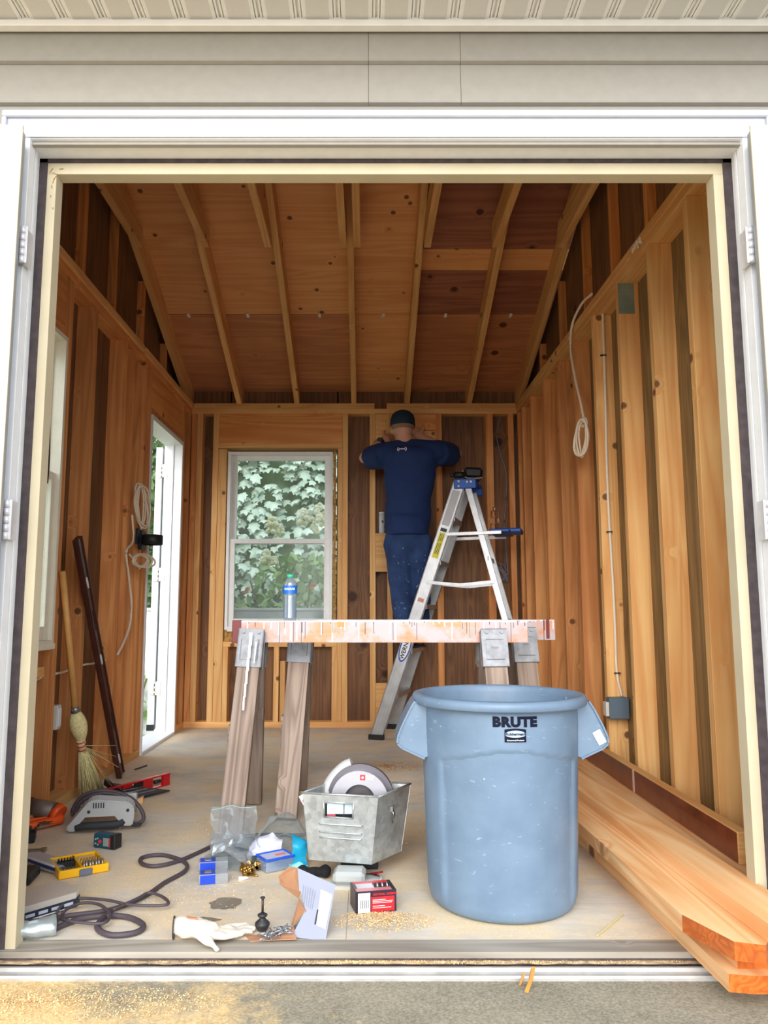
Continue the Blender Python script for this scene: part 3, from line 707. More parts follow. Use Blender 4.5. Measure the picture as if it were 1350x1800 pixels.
def relief(a, z):
    """raised shoulder outside a sunk front panel with an arched top; a = angle from the front"""
    sm = lambda e0, e1, x: (lambda t: t * t * (3 - 2 * t))(min(max((x - e0) / (e1 - e0), 0), 1))
    half = R(58); top = .434 + .016 * math.cos(min(abs(a) / half, 1) * math.pi) - .0
    ins = sm(0, R(3.5), half - abs(a)) * sm(0, .007, top - z) * sm(0, .02, z - .02)
    return -.0075 * ins
rings = []
for r, z in prof:
    ring = []
    for k in range(NS):
        th = 2 * math.pi * k / NS - math.pi / 2; aa = (th + math.pi / 2 + math.pi) % (2 * math.pi) - math.pi
        ab = (aa + math.pi) % (2 * math.pi) - math.pi
        rr = r
        if .03 < z < .549 and r > .2114: rr += min(relief(aa, z), relief((aa + 2 * math.pi) % (2 * math.pi) - math.pi, z))
        ring.append(Vector((rr * math.cos(th), rr * math.sin(th), z)))
    rings.append(ring)
MB().loft(rings, True).build('body', CAN, ct)
for sg in (-1, 1):
    mb = MB()
    poly = [(.215, .562), (.250, .562), (.264, .540), (.288, .492), (.300, .462), (.301, .446), (.288, .434), (.224, .405), (.212, .41)]
    inner = [(.215, .56), (.248, .560), (.263, .538), (.287, .490), (.298, .460), (.299, .448), (.287, .437), (.224, .409), (.214, .41)]
    for yy in (-.062, .058): mb.prism([(sg * x, z) for x, z in poly], .004, Matrix(((1, 0, 0, 0), (0, 0, -1, yy + .004), (0, 1, 0, 0), (0, 0, 0, 1))))
    n = len(poly)
    for i in range(1, n - 2):
        (xa, za), (xb, zb_) = poly[i], poly[i + 1]; d = Vector((xb - xa, 0, zb_ - za)); nn = Vector((-d.z, 0, d.x)).normalized() * .005
        q = [Vector((xa, 0, za)), Vector((xb, 0, zb_)), Vector((xb, 0, zb_)) + nn, Vector((xa, 0, za)) + nn]
        mb.loft([[Vector((sg * p.x, yy, p.z)) for p in q] for yy in (-.068, .068)], True, smooth=False)
    h = mb.build('handle', CAN, ct)
    if sg > 0:
        lb = MB().box((0, 0, 0), (.024, .0012, .040), None, .0003); o = lb.build('sticker', WHI, h, Matrix.Translation((.279, -.0645, .462)) @ Matrix.Rotation(R(-28), 4, 'Y'))
def cyl_warp(R0, zc, xc=0.0):
    def f(p):
        a = (p.x + xc) / R0; r = R0 + .0006 + p.z
        return Vector((r * math.sin(a), -r * math.cos(a), zc + p.y))
    return f
text('BRUTE', .0345, NAVY, ct, None, 'brute_lettering', bold=.0022, warp=cyl_warp(.2285, .527, .006), sx=1.10, sp=1.10)
bd = MB(); W0, H0 = .058, .033
def rr(w_, h_, z_, mi, R0=.2285, zc=.492):
    wp = cyl_warp(R0, zc, .006); n = 14
    for i in range(n):
        xa, xb = -w_ / 2 + w_ * i / n, -w_ / 2 + w_ * (i + 1) / n
        bul = lambda x: h_ / 2 + .003 * (1 - (2 * x / w_) ** 2)
        bd.quad([wp(Vector((xa, -h_ / 2, z_))), wp(Vector((xb, -h_ / 2, z_))), wp(Vector((xb, bul(xb), z_))), wp(Vector((xa, bul(xa), z_)))], mi)
rr(W0, H0, .0004, 0); 
for i in range(16):
    wp = cyl_warp(.2285, .4955, .006); f = lambda t: (t - .5) * W0 * .9; g_ = lambda t: .0105 * math.sin(math.pi * min(max(t, .03), .97)) ** .35
    a, b_ = i / 16, (i + 1) / 16
    bd.quad([wp(Vector((f(a), -g_(a) * .75, .0008))), wp(Vector((f(b_), -g_(b_) * .75, .0008))), wp(Vector((f(b_), g_(b_), .0008))), wp(Vector((f(a), g_(a), .0008)))], 1)
bd.build('logo_badge', [NAVY, plain('badge_blue_grey', (165, 188, 208), .5)], ct)
text('Rubbermaid', .0105, NAVY, ct, None, 'badge_lettering', bold=.0003, warp=cyl_warp(.2297, .4965, .006))
text('Commercial Products', .0052, WHI, ct, None, 'badge_lettering', bold=.0001, warp=cyl_warp(.2292, .4803, .006))

# ---- sawhorses
def rail_mat():
    s = NT('paint_dripped_rail'); v = s.coord(rnd=True)
    tc = s.n('TexCoord'); sp = s.n('SeparateXYZ'); s.l(tc.outputs['Object'], sp.inputs[0]); spv = s.n('SeparateXYZ'); s.l(v, spv.inputs[0])
    cx = s.n('CombineXYZ'); s.l(spv.outputs[0], cx.inputs[0])
    n_w = s.noise(v, 7, 5, .6); mp = s.n('Mapping'); mp.inputs['Scale'].default_value = (2, 60, 60); s.l(v, mp.inputs['Vector']); g = s.noise(mp.outputs[0], 1, 3)
    base = s.ramp(g, [(.2, lin((206, 134, 92))), (.8, lin((222, 162, 122)))])
    base = s.mix(s.ramp(n_w, [(.44, BK), (.56, (.9, .9, .9, 1))]), base, lin((190, 180, 184)))
    def mth(op, *xs):
        m = s.n('Math', operation=op)
        for k, x in enumerate(xs):
            if isinstance(x, (int, float)): m.inputs[k].default_value = x
            else: s.l(x, m.inputs[k])
        return m.outputs[0]
    def drips(freq, width, seed, col, base, gate=.5):
        xx = mth('MULTIPLY_ADD', spv.outputs[0], freq, seed); cell = mth('FLOOR', xx); fr = mth('FRACT', xx)
        wn = s.n('TexWhiteNoise', noise_dimensions='1D'); s.l(cell, wn.inputs['W']); sc = s.n('SeparateColor'); s.l(wn.outputs['Color'], sc.inputs[0])
        off = mth('ABSOLUTE', mth('SUBTRACT', fr, mth('MULTIPLY_ADD', sc.outputs[2], .5, .25)))
        on = mth('LESS_THAN', off, width); ln = mth('MULTIPLY_ADD', mth('POWER', sc.outputs[1], 1.6), -.088, .040)
        y = mth('MULTIPLY', mth('MULTIPLY', on, mth('GREATER_THAN', sp.outputs[2], ln)), mth('GREATER_THAN', sc.outputs[0], gate))
        return s.mix(y, base, lin(col))
    base = drips(40, .10, 3.1, (226, 226, 230), base, .3)
    base = drips(34, .05, 7.7, (84, 54, 54), base, .45)
    base = drips(90, .10, 5.2, (64, 64, 80), base, .75)
    # dripped-over top edge
    tp = s.n('MapRange', i_From_Min=.030, i_From_Max=.043, i_To_Min=0, i_To_Max=1); s.l(sp.outputs[2], tp.inputs['Value'])
    n5 = s.noise(v, 30, 3); ml = s.n('Math', operation='MULTIPLY'); s.l(tp.outputs[0], ml.inputs[0]); s.l(n5, ml.inputs[1])
    base = s.mix(s.ramp(ml.outputs[0], [(.28, BK), (.38, WT)]), base, lin((222, 222, 226)))
    s.l(base, s.b.inputs['Base Color']); s.b.inputs['Roughness'].default_value = .5; return s.m
RAILM = rail_mat()
OLD = wood('weathered_grey_leg', (168, 150, 136), (104, 84, 72), knot=(90, 66, 52), rough=.8, rings=1.4, knots=.2, vary=.15, bump=.5)
GALV = plain('galvanised_bracket', (140, 142, 146), .5, metal=.35, noise_amt=.25, ns=30)
PW = plain('dried_white_paint', (240, 240, 238), .5)
RUST = plain('dark_red_paint', (120, 30, 24), .4)
def sawhorse(loc, label):
    t = thing('sawhorse', label, 'sawhorse', loc, 0, 'paint-splashed sawhorses nested in the middle of the floor')
    beam('rail', (-.595, 0, .738), (.595, 0, .738), .088, .038, RAILM, t)
    for xb, sx in ((-.512, -1), (.450, .3)):
        mb = MB()
        for sg in (-1, 1):
            top = Vector((xb, sg * .040, .742)); bot = Vector((xb + sx * .006, sg * .083, .600))
            M = frame(bot, top, (1, 0, 0))
            mb.b2((-.055, -.0, 0), (0, 0, 0)) if False else None
            L = (top - bot).length
            vs0 = len(mb.b.verts)
            g = MB()
            def addb(c, d, bev=.002):
                q = M.to_3x3(); mb.box(M @ Vector(c), d, q, bev)
            addb((0, sg * -.0225, 0), (L, .003, .098))
            addb((-L * .05, sg * -.025, 0), (L * .52, .004, .066)); addb((L * .0, sg * -.0275, 0), (.004, .003, .030), .001)
            addb((0, 0, .048), (L, .046, .003)); addb((0, 0, -.048), (L, .046, .003))
            for zz in (-.030, .030): mb.cyl(M @ Vector((L * .42, sg * -.022, zz)), M @ Vector((L * .42, sg * -.030, zz)), .007, seg=10)
        mb.build('bracket', GALV, t)
        for sg, yf in ((-1, -.265), (1, .255)):
            a = Vector((xb + sx * .034, yf, .0)); b_ = Vector((xb, sg * .046, .715))
            d = (b_ - a).normalized()
            o = beam('leg', a + Vector((0, 0, .012)), b_, .088, .038, OLD, t, up=(1, 0, 0))
    for xb, sx in ((-.512, -1), (.450, .3)):
        beam('cleat', (xb + sx * .062, -.16, .34), (xb + sx * .062, .15, .34), .10, .016, OLD, t)
    return t
s1 = sawhorse((.058, 3.15, 0), 'nearer paint-dripped sawhorse with its dark red rail end at the left')
for (x, L_, w_) in ((-.528, .62, .010), (-.515, .12, .005)):
    pass
mb = MB()
def drip_on_leg(mb, x, y0, z0, z1, w_, slope=.30):
    for k in range(6):
        a, b_ = k / 6, (k + 1) / 6; za, zb_ = z0 + (z1 - z0) * a, z0 + (z1 - z0) * b_
        xx = lambda q: x - .03 * q * (z0 - z1) / .6
        ya, yb = y0 - (z0 - za) * slope, y0 - (z0 - zb_) * slope
        mb.box(((xx(a) + xx(b_)) / 2, (ya + yb) / 2, (za + zb_) / 2), (w_ * (1 - .5 * a), .002, abs(za - zb_) * 1.08), Euler((-math.atan(slope), 0, 0)).to_matrix())
drip_on_leg(mb, -.508, -.0935, .735, .45, .012); mb.build('paint_drip', PW, s1); mb = MB(); drip_on_leg(mb, -.487, -.1005, .70, .62, .007); mb.build('paint_drip', PW, s1); mb = MB()
for q in range(9):
    r_ = random.Random(q); zz = r_.uniform(.08, .5); mb.box((-.53 + r_.uniform(-.03, .03), -.257 + (zz) * .268 - .0, zz), (.006, .002, .03), Euler((-.29, 0, 0)).to_matrix())
mb.build('paint_splatter', PW, s1, kind='stuff')
MB().b2((-.597, -.0205, .692), (-.560, .0205, .783), .002).build('painted_end', RUST, s1)
MB().b2((.13 - .30, -.0207, .758), (.155 - .30, -.019, .776)).build('bare_patch', plain('bare_orange_wood', (226, 150, 78), .6), s1)
s2 = thing('sawhorse', 'farther grey-legged sawhorse behind the nearer one, its rail reaching farther right', 'sawhorse', (.232, 3.41, 0), 0, 'paint-splashed sawhorses nested in the middle of the floor')
for ch in list(s1.children):
    if ch.name.startswith(('painted_end', 'bare_patch', 'paint_drip', 'paint_splatter')): continue
    c = ch.copy(); C.objects.link(c); c.parent = s2
MB().b2((.555, -.0205, .70), (.570, -.0192, .783)).build('paint_drip', RUST, s2); MB().b2((.545, -.0205, .735), (.549, -.0192, .783)).build('paint_drip', RUST, s2)

# ---- water bottle
bt = thing('water_bottle', 'clear plastic water bottle with blue label standing on the sawhorse rail', 'bottle', (-.309, 3.15, .783))
CLR = glass('clear_bottle_plastic', (225, 236, 244), .62, .05)
pr = [(.002, .002), (.024, .0), (.027, .006)]
for k in range(9): pr += [(.0285, .014 + k * .010), (.0262, .019 + k * .010)]
pr += [(.029, .104), (.029, .142), (.026, .152), (.018, .166), (.012, .172), (.012, .180)]
MB().lathe(pr, 24).build('bottle_body', CLR, bt)
MB().lathe([(.0293, .106), (.0293, .140)], 24, caps=False).build('label', plain('blue_label', (30, 110, 205), .4), bt)
wpb = lambda p: Vector(((.0296 + p.z) * math.sin(p.x / .0293), -(.0296 + p.z) * math.cos(p.x / .0293), .126 + p.y))
text('DASANI', .0125, WHI, bt, None, 'label_lettering', bold=.0004, warp=wpb)
MB().cyl((0, 0, .172), (0, 0, .186), .0145, .014, 20).build('cap', plain('teal_green_cap', (70, 190, 150), .4), bt)
MB().lathe([(.024, .006), (.025, .012), (.0245, .095), (.004, .095)], 16).build('water', glass('water', (200, 225, 240), .8), bt)

# ---- step ladder
LAD = plain('ladder_aluminium', (190, 190, 190), .38, metal=.55, noise_amt=.15, ns=14)
BLUE = plain('blue_ladder_plastic', (20, 86, 178), .45, noise_amt=.1)
BLK = plain('black_plastic', (26, 27, 30), .5)
u = Vector((.26, .965, 0)).normalized(); dv = Vector((.965, -.26, 0)).normalized()
base = Vector((.128, 5.273, 0)); HT = 1.645
ld = thing('step_ladder', 'open aluminium step ladder with blue top cap under the man', 'ladder', base)
def lp(along, side, z): return dv * along + u * side + Vector((0, 0, z))
topA, topB, rearA = .545, .60, 1.02
for sg in (-1, 1):
    hb, ht = .232 * sg, .165 * sg
    mb = MB()
    a, b_ = lp(0, hb, .02), lp(topA, ht, HT); q = frame(a, b_, u); L = (b_ - a).length; R3 = q.to_3x3()
    mb.box(q @ Vector((0, 0, 0)), (L, .078, .004), R3, .001)
    for yy in (-.037, .037): mb.box(q @ Vector((0, yy, sg * -.012)), (L, .004, .028), R3, .001)
    for yy in (-.020, 0, .020): mb.box(q @ Vector((0, yy, sg * .003)), (L, .004, .003), R3)
    mb.build('front_rail', LAD, ld)
    mb = MB(); a2, b2_ = lp(rearA, hb, .02), lp(topB, ht, HT - .02); q2 = frame(a2, b2_, u); L2 = (b2_ - a2).length; R3 = q2.to_3x3()
    mb.box(q2 @ Vector((0, 0, 0)), (L2, .036, .003), R3, .001)
    for yy in (-.017, .017): mb.box(q2 @ Vector((0, yy, sg * -.01)), (L2, .003, .022), R3, .001)
    mb.build('rear_rail', LAD, ld)
    MB().box(lp(0.0, hb, .016), (.10, .036, .032), Matrix.Rotation(math.atan2(dv.y, dv.x), 3, 'Z'), .003).build('foot', BLK, ld)
    MB().box(lp(rearA, hb, .014), (.05, .034, .028), Matrix.Rotation(math.atan2(dv.y, dv.x), 3, 'Z'), .003).build('foot', BLK, ld)
    fz = lambda z: topA * z / HT; rz = lambda z: rearA + (topB - rearA) * z / HT; wz = lambda z: (.232 + (.165 - .232) * z / HT) * sg
    z = 1.00; m_ = MB(); mid = lp((fz(z) + rz(z)) / 2, wz(z) + sg * .006, z - .02)
    m_.box((lp(fz(z), wz(z) + sg * .006, z) + mid) / 2, ((mid - lp(fz(z), wz(z), z)).length, .004, .022), frame(lp(fz(z), wz(z) + sg * .006, z), mid).to_3x3(), .001)
    m_.box((lp(rz(z), wz(z) + sg * .006, z) + mid) / 2, ((mid - lp(rz(z), wz(z), z)).length, .004, .022), frame(mid, lp(rz(z), wz(z) + sg * .006, z)).to_3x3(), .001)
    m_.build('spreader', LAD, ld)
    beam('shelf_arm', lp(fz(1.31), wz(1.31), 1.31), lp(fz(1.31) + .38, wz(1.31), 1.315), .022, .012, LAD, ld)
for k in range(1, 6):
    z = .285 * k; al = topA * z / HT; wd = .232 + (.165 - .232) * z / HT
    m_ = MB(); Rz = Matrix.Rotation(math.atan2(u.y, u.x), 3, 'Z')
    m_.box(lp(al, 0, z), (wd * 2 - .01, .082, .004), Rz, .001); m_.box(lp(al + .04, 0, z - .014), (wd * 2 - .01, .003, .028), Rz); m_.box(lp(al - .04, 0, z - .014), (wd * 2 - .01, .003, .028), Rz)
    m_.build('step', LAD, ld)
for z in (.35, .75, 1.15): beam('rear_bar', lp(rearA + (topB - rearA) * z / HT, -.2, z), lp(rearA + (topB - rearA) * z / HT, .2, z), .028, .006, LAD, ld)
Rz = Matrix.Rotation(math.atan2(dv.y, dv.x), 3, 'Z')
m_ = MB(); m_.box(lp(.585, 0, HT + .018), (.145, .365, .018), Rz, .006); m_.box(lp(.585, -.176, HT - .008), (.145, .014, .060), Rz, .005); m_.box(lp(.585, .176, HT - .008), (.145, .014, .060), Rz, .005)
m_.build('top_cap', BLUE, ld)
for al, zz in ((.545, .01), (.545, -.022), (.60, .005), (.625, .005)):
    m_ = MB(); m_.cyl(lp(al, -.184, HT + zz), lp(al, -.188, HT + zz), .007, seg=8); m_.build('rivet', ALU, ld)
m_ = MB(); m_.box(lp(.80, 0, 1.328), (.13, .36, .022), Rz, .006); m_.box(lp(.89, 0, 1.335), (.09, .20, .03), Rz, .008); m_.build('tray', BLUE, ld)
# labels printed on the near rail
def on_rail(s0, s1, w_, m, name):
    a, b_ = lp(0, -.232, .02), lp(topA, -.165, HT); q = frame(a, b_, u); L = (b_ - a).length
    return MB().b2((L * (s0 - .5), -w_ / 2, -.0065), (L * (s1 - .5), w_ / 2, -.0058)).build(name, m, ld, q)
YEL = plain('yellow_sticker', (226, 214, 40), .5)
on_rail(.70, .80, .040, YEL, 'warning_sticker'); on_rail(.805, .818, .042, BLK, 'warning_sticker'); on_rail(.83, .97, .050, plain('silver_sticker', (188, 188, 190), .5), 'instruction_sticker')
on_rail(.525, .54, .04, plain('orange_sticker', (200, 140, 120), .5), 'instruction_sticker')
q = frame(lp(0, -.232, .02), lp(topA, -.165, HT), u); L = (lp(0, -.232, .02) - lp(topA, -.165, HT)).length
Fm = q @ Matrix.Translation((0, 0, -.0066)) @ Matrix(((1, 0, 0, 0), (0, -1, 0, 0), (0, 0, -1, 0), (0, 0, 0, 1)))
BADGE = plain('badge_blue', (30, 60, 170), .5)
m_ = MB(); n = 28
m_.b.faces.new([m_.b.verts.new((.095 * math.cos(2 * math.pi * k / n), .034 * math.sin(2 * math.pi * k / n), 0)) for k in range(n)])
m_.build('badge', BADGE, ld, Fm @ Matrix.Translation((L * (.345 - .5), 0, .0001)))
m_ = MB(); m_.b.faces.new([m_.b.verts.new((.084 * math.cos(2 * math.pi * k / n), .027 * math.sin(2 * math.pi * k / n), 0)) for k in range(n)])
m_.build('badge', WHI, ld, Fm @ Matrix.Translation((L * (.345 - .5), 0, .0006)))
text('WERNER', .038, BLK, ld, Fm @ Matrix.Translation((L * (.345 - .5), 0, .0010)), 'badge_lettering', bold=.001, ex=.0002)
for j, (s0, s1) in enumerate(((.715, .76), (.765, .795))):
    for yy in (-.010, .0, .010): on_rail(s0, s1, .004, BLK, 'printed_line').location += q.to_3x3() @ Vector((0, yy, -.0008))

# ---- things on the ladder
def rounded(mb, c, d, r, rot=None, mi=0): return mb.box(c, d, rot, r, mi)
tp = base + lp(.585, -.02, HT + .027)
t = thing('tool_pouch', 'black padded tool pouch lying on the ladder top cap', 'pouch', tp + Vector((.025, -.02, 0)))
mb = MB(); mb.box((0, 0, .052), (.125, .15, .075), Euler((0, R(3), 0)).to_matrix(), .018); mb.box((-.01, 0, .0415), (.04, .10, .022))
mb.build('pouch_body', BLK, t); MB().tube(smoothpath([(-.066, -.06, .07), (-.072, -.078, .045), (-.05, -.082, .016), (0, -.082, .011), (.055, -.08, .016)]), .004, 6).build('strap', plain('tan_strap', (196, 170, 130), .7), t)
MB().box((0, 0, .015), (.10, .12, .03), None, .006).build('pouch_base', BLK, t)
t = thing('chuck_drill', 'small black drill resting at the left edge of the ladder top cap', 'drill', tp + Vector((-.085, -.09, .005)))
mb = MB(); mb.cyl((-.015, 0, .03), (.06, 0, .03), .022, .02, 14); mb.cyl((-.045, 0, .03), (-.015, 0, .03), .012, .016, 12); mb.box((.035, 0, -.0), (.03, .03, .03), None, .006); mb.build('drill_body', BLK, t)
t = thing('hammer', 'wooden hammer handle hanging from the ladder behind its near rail', 'hammer', tp + Vector((.01, .06, 0)))
mb = MB(); mb.tube([(0, 0, .0), (.012, 0, -.06), (.035, 0, -.16), (.045, 0, -.19)], lambda q: .012 + .004 * q, 10); mb.build('handle', plain('hammer_handle_wood', (200, 120, 80), .5), t)
mb = MB(); mb.box((-.005, 0, .014), (.11, .026, .026), None, .006); mb.cyl((.05, 0, .014), (.065, 0, .014), .015, seg=12); mb.build('hammer_head', plain('dark_steel', (70, 70, 74), .35, metal=.8), t)
t = thing('wire_rack', 'copper wire paint rack standing on the blue ladder tray', 'rack', base + lp(.765, -.10, 1.3395))
mb = MB(); CU = plain('copper_wire', (206, 150, 112), .35, metal=.6)
for x in (-.022, .022):
    for yy in (-.02, .02): mb.cyl((x * 1.3, yy, 0), (x * .8, yy, .125), .003, seg=6)
for z in (.04, .085, .125):
    for a, b_ in (((-1, -1), (1, -1)), ((1, -1), (1, 1)), ((1, 1), (-1, 1)), ((-1, 1), (-1, -1))):
        k = 1.3 - .5 * z / .125; mb.cyl((a[0] * .022 * k, a[1] * .02, z), (b_[0] * .022 * k, b_[1] * .02, z), .0028, seg=6)
mb.cyl((0, 0, .125), (0, 0, .15), .012, seg=10); mb.build('wire_frame', CU, t)
p = atY(671, 937, B + .02); t = thing('spray_can', 'white cylindrical canister standing on the wall block left of the man', 'canister', (p.x, B + .022, zb(937)))
MB().lathe([(.002, 0), (.020, 0), (.022, .004), (.022, .135), (.019, .142), (.002, .142)], 20).build('canister_body', plain('canister_white', (205, 208, 214), .4), t)
MB().lathe([(.0205, .142), (.0205, .155), (.002, .158)], 20).build('canister_cap', WHI, t)
MB().b2((.0, -.0235, .075), (.012, -.0215, .092)).build('printed_mark', BLK, t)

# ---- the man
SKIN = plain('skin', (214, 160, 132), .55, noise_amt=.06, ns=12); SHIRT = plain('navy_t_shirt', (16, 44, 92), .85, noise_amt=.12, ns=10)
def jeans_mat():
    s = NT('paint_splashed_jeans'); v = s.coord(rnd=False); n = s.noise(v, 8, 4); n2 = s.noise(v, 28, 4, .6, 1.5)
    c = s.ramp(n, [(.3, lin((22, 42, 82))), (.7, lin((44, 70, 116)))]); c = s.mix(s.ramp(n2, [(.66, BK), (.70, (.8, .8, .8, 1))]), c, lin((190, 200, 215)))
    s.l(c, s.b.inputs['Base Color']); s.b.inputs['Roughness'].default_value = .9; return s.m
JEANS = jeans_mat(); CAP = plain('dark_teal_cap', (18, 46, 66), .8)
mb_ = (.305, 5.225)
man = thing('person', 'man in navy t-shirt and jeans on the ladder, back turned, hands raised to the wall', 'person', (mb_[0], mb_[1], .574))
O = Vector(man.location)
def mp_(px, py, Y): return atY(px, py, Y) - O
def limb(mb, pts, rad, seg=14):
    for i in range(len(pts) - 1):
        a, b_ = Vector(pts[i]), Vector(pts[i + 1]); n = max(2, int((b_ - a).length / .02))
        mb.cyl(a, b_, rad[i], rad[i + 1], seg); 
    for p, r in zip(pts, rad): mb.ico(p, r, 2)
HEADC = mp_(708, 752, 5.17); NECK = mp_(712, 778, 5.15); CH = mp_(722, 812, 5.14); WA = mp_(722, 880, 5.16); PE = mp_(716, 945, 5.20)
SL, SR = mp_(676, 797, 5.14), mp_(768, 793, 5.14); EL, ER = mp_(641, 805, 5.31), mp_(802, 798, 5.31)
WL, WR = mp_(670, 776, 5.43), mp_(745, 770, 5.43); HLp, HRp = mp_(684, 771, 5.475), mp_(736, 763, 5.47)
HIL, HIR = mp_(700, 955, 5.20), mp_(735, 955, 5.20); KL, KR = mp_(706, 1045, 5.19), mp_(738, 1042, 5.22)
AL, AR = Vector((-.045, -.075, .085)), Vector((.055, .045, .085))
body = MB()
def ell(mb, c, r, rot=None): 
    n0 = len(mb.b.verts); g = bmesh.ops.create_icosphere(mb.b, subdivisions=3, radius=1)
    for v in g['verts']:
        q = Vector((v.co.x * r[0], v.co.y * r[1], v.co.z * r[2])); v.co = Vector(c) + ((rot @ q) if rot is not None else q)
ell(body, HEADC + Vector((0, .01, .005)), (.074, .094, .105)); ell(body, HEADC + Vector((0, .035, -.055)), (.052, .060, .055))
body.ico(HEADC + Vector((0, .110, -.015)), .013, 2, (.8, 1.3, 1.3))
for sg in (-1, 1): ell(body, HEADC + Vector((sg * .076, .005, -.015)), (.009, .018, .030))
limb(body, [HEADC + Vector((0, -.005, -.05)), NECK + Vector((0, 0, -.02))], [.056, .062])
ell(body, CH, (.16, .095, .13)); ell(body, (CH + WA) / 2, (.13, .085, .15)); ell(body, WA, (.115, .085, .12)); ell(body, PE, (.13, .09, .12))
limb(body, [SL, EL, WL], [.052, .041, .028]); limb(body, [SR, ER, WR], [.052, .041, .028]); limb(body, [NECK - Vector((0, 0, .03)), SL], [.05, .055]); limb(body, [NECK - Vector((0, 0, .03)), SR], [.05, .055])
limb(body, [HIL, KL, AL], [.085, .058, .036]); limb(body, [HIR, KR, AR], [.085, .058, .036])
for W_, Hd, sg in ((WL, HLp, 1), (WR, HRp, -1)):
    d = (Hd - W_).normalized(); side = d.cross(Vector((0, 0, 1))).normalized(); upv = side.cross(d)
    palm = W_ + d * .05
    limb(body, [W_, palm], [.026, .030]); ell(body, palm, (.035, .035, .035))
    for k, (o_, L_) in enumerate(((-.030, .052), (-.010, .060), (.010, .056), (.029, .044))):
        a = palm + d * .028 + upv * o_; b_ = a + d * L_ * .6 + side * sg * .006; c = b_ + d * L_ * .30 + side * sg * -.022
        limb(body, [a, b_, c], [.0095, .0088, .0078], 8)
    a = palm + upv * .030 - d * .01; limb(body, [a, a + upv * .028 + d * .02 - side * sg * .012, a + upv * .034 + d * .045 - side * sg * .02], [.012, .010, .009], 8)
bo = link('body', setm(mod_mesh(body, .0065, 3, 'body'), SKIN), man)
EYE = plain('eye_white', (235, 235, 230), .3)
for sg in (-1, 1):
    MB().ico(HEADC + Vector((sg * .030, .094, .012)), .011, 2).build('eye', EYE, man)
MB().box(HEADC + Vector((0, .098, -.052)), (.042, .012, .008), None, .003).build('mouth', plain('lips', (170, 96, 88), .5), man)
sh = MB()
for k in range(25):
    q = k / 24; c = (CH + Vector((0, 0, .05))).lerp(PE + Vector((0, 0, .075)), q); wx = .196 - .040 * min(q * 1.6, 1) + .010 * max(q - .6, 0); ell(sh, c, (wx, .118, .060))
limb(sh, [NECK - Vector((0, 0, .040)), SL], [.070, .074]); limb(sh, [NECK - Vector((0, 0, .040)), SR], [.070, .074])
for S_, E_ in ((SL, EL), (SR, ER)):
    d = (E_ - S_); m_ = S_ + d * .74; sh.cyl(S_ + Vector((0, 0, -.012)), m_ + Vector((0, 0, -.012)), .092, .083, 18)
sh.cyl(PE + Vector((0, 0, .14)), PE + Vector((0, 0, .012)), .15, .152, 24)
shm = mod_mesh(sh, .010, 9, 'shirt')
for v in shm.vertices:
    c = Vector(v.co); w_ = noise.noise(Vector((c.x * 5, c.y * 5, c.z * 9))) * .010 + noise.noise(Vector((c.x * 12 + c.z * 14, c.y * 8, c.z * 22 - c.x * 10))) * .006
    ax = (c - Vector((CH.x, CH.y, c.z))); ax = ax.normalized() if ax.length > 0 else ax
    v.co = c + ax * w_ * (1 if c.z < CH.z + .05 else .4)
so_ = link('t_shirt', setm(shm, SHIRT), man)
jn = MB(); ell(jn, PE + Vector((0, 0, -.02)), (.158, .118, .13)); limb(jn, [HIL, KL], [.100, .074]); limb(jn, [HIR, KR], [.100, .074])
jn.cyl(KL, AL + Vector((0, 0, -.02)), .074, .060, 16); jn.cyl(KR, AR + Vector((0, 0, -.02)), .074, .060, 16)
jm_ = mod_mesh(jn, .010, 4, 'jeans')
for v in jm_.vertices:
    c = Vector(v.co); v.co = c + Vector((noise.noise(c * 13), noise.noise(c * 13 + Vector((5, 5, 5))), 0)) * .010
link('jeans', setm(jm_, JEANS), man)
SHOE = plain('work_shoe', (70, 58, 50), .7, noise_amt=.3)
for a in (AL, AR):
    m_ = MB(); ell(m_, (a.x, a.y - .005, .045), (.044, .050, .045)); ell(m_, (a.x, a.y + .09, .030), (.047, .085, .030)); m_.cyl((a.x, a.y, .05), (a.x, a.y, .10), .045, .042)
    o = link('shoe', setm(mod_mesh(m_, .007, 2), SHOE), man); MB().box((a.x, a.y + .055, .006), (.090, .25, .012), None, .005).build('sole', BLK, o)
# cap with a forward brim and a closure strap
cp = MB(); cc = HEADC + Vector((0, .008, .022))
prf = [(.086, -.010), (.0865, .010), (.084, .040), (.074, .068), (.055, .088), (.030, .099), (.004, .103)]
rings = [[cc + Vector((r * math.cos(2 * math.pi * k / 28), r * 1.16 * math.sin(2 * math.pi * k / 28), z)) for k in range(28)] for r, z in prf]
cp.loft(rings, True); co_ = cp.build('cap', CAP, man)
bm_ = MB(); bm_.grid(lambda a, b_: cc + Vector((math.cos(math.pi * (.12 + .76 * a)) * (.080 + .004 * b_), (.085 + .085 * b_) * (.35 + .65 * math.sin(math.pi * (.12 + .76 * a))) , -.004 - .020 * b_ * b_)), 18, 5).build('brim', CAP, co_)
MB().cyl(cc + Vector((0, 0, .101)), cc + Vector((0, 0, .106)), .008, seg=10).build('button', CAP, co_)
MB().box(cc + Vector((0, -.0985, .0)), (.05, .004, .012), None, .001).build('closure_strap', BLK, co_)
hr = MB(); prf = [(.079, -.038), (.081, -.020), (.083, -.005)]
hr.loft([[cc + Vector((r * math.cos(t_), r * 1.14 * math.sin(t_), z)) for t_ in [math.pi * (1.02 + .96 * k / 16) for k in range(17)]] for r, z in prf], False, closed=False).build('hair', plain('short_fair_hair', (150, 118, 96), .9), man)
wm = MB(); dW = (WL - EL).normalized(); cW = WL - dW * .015
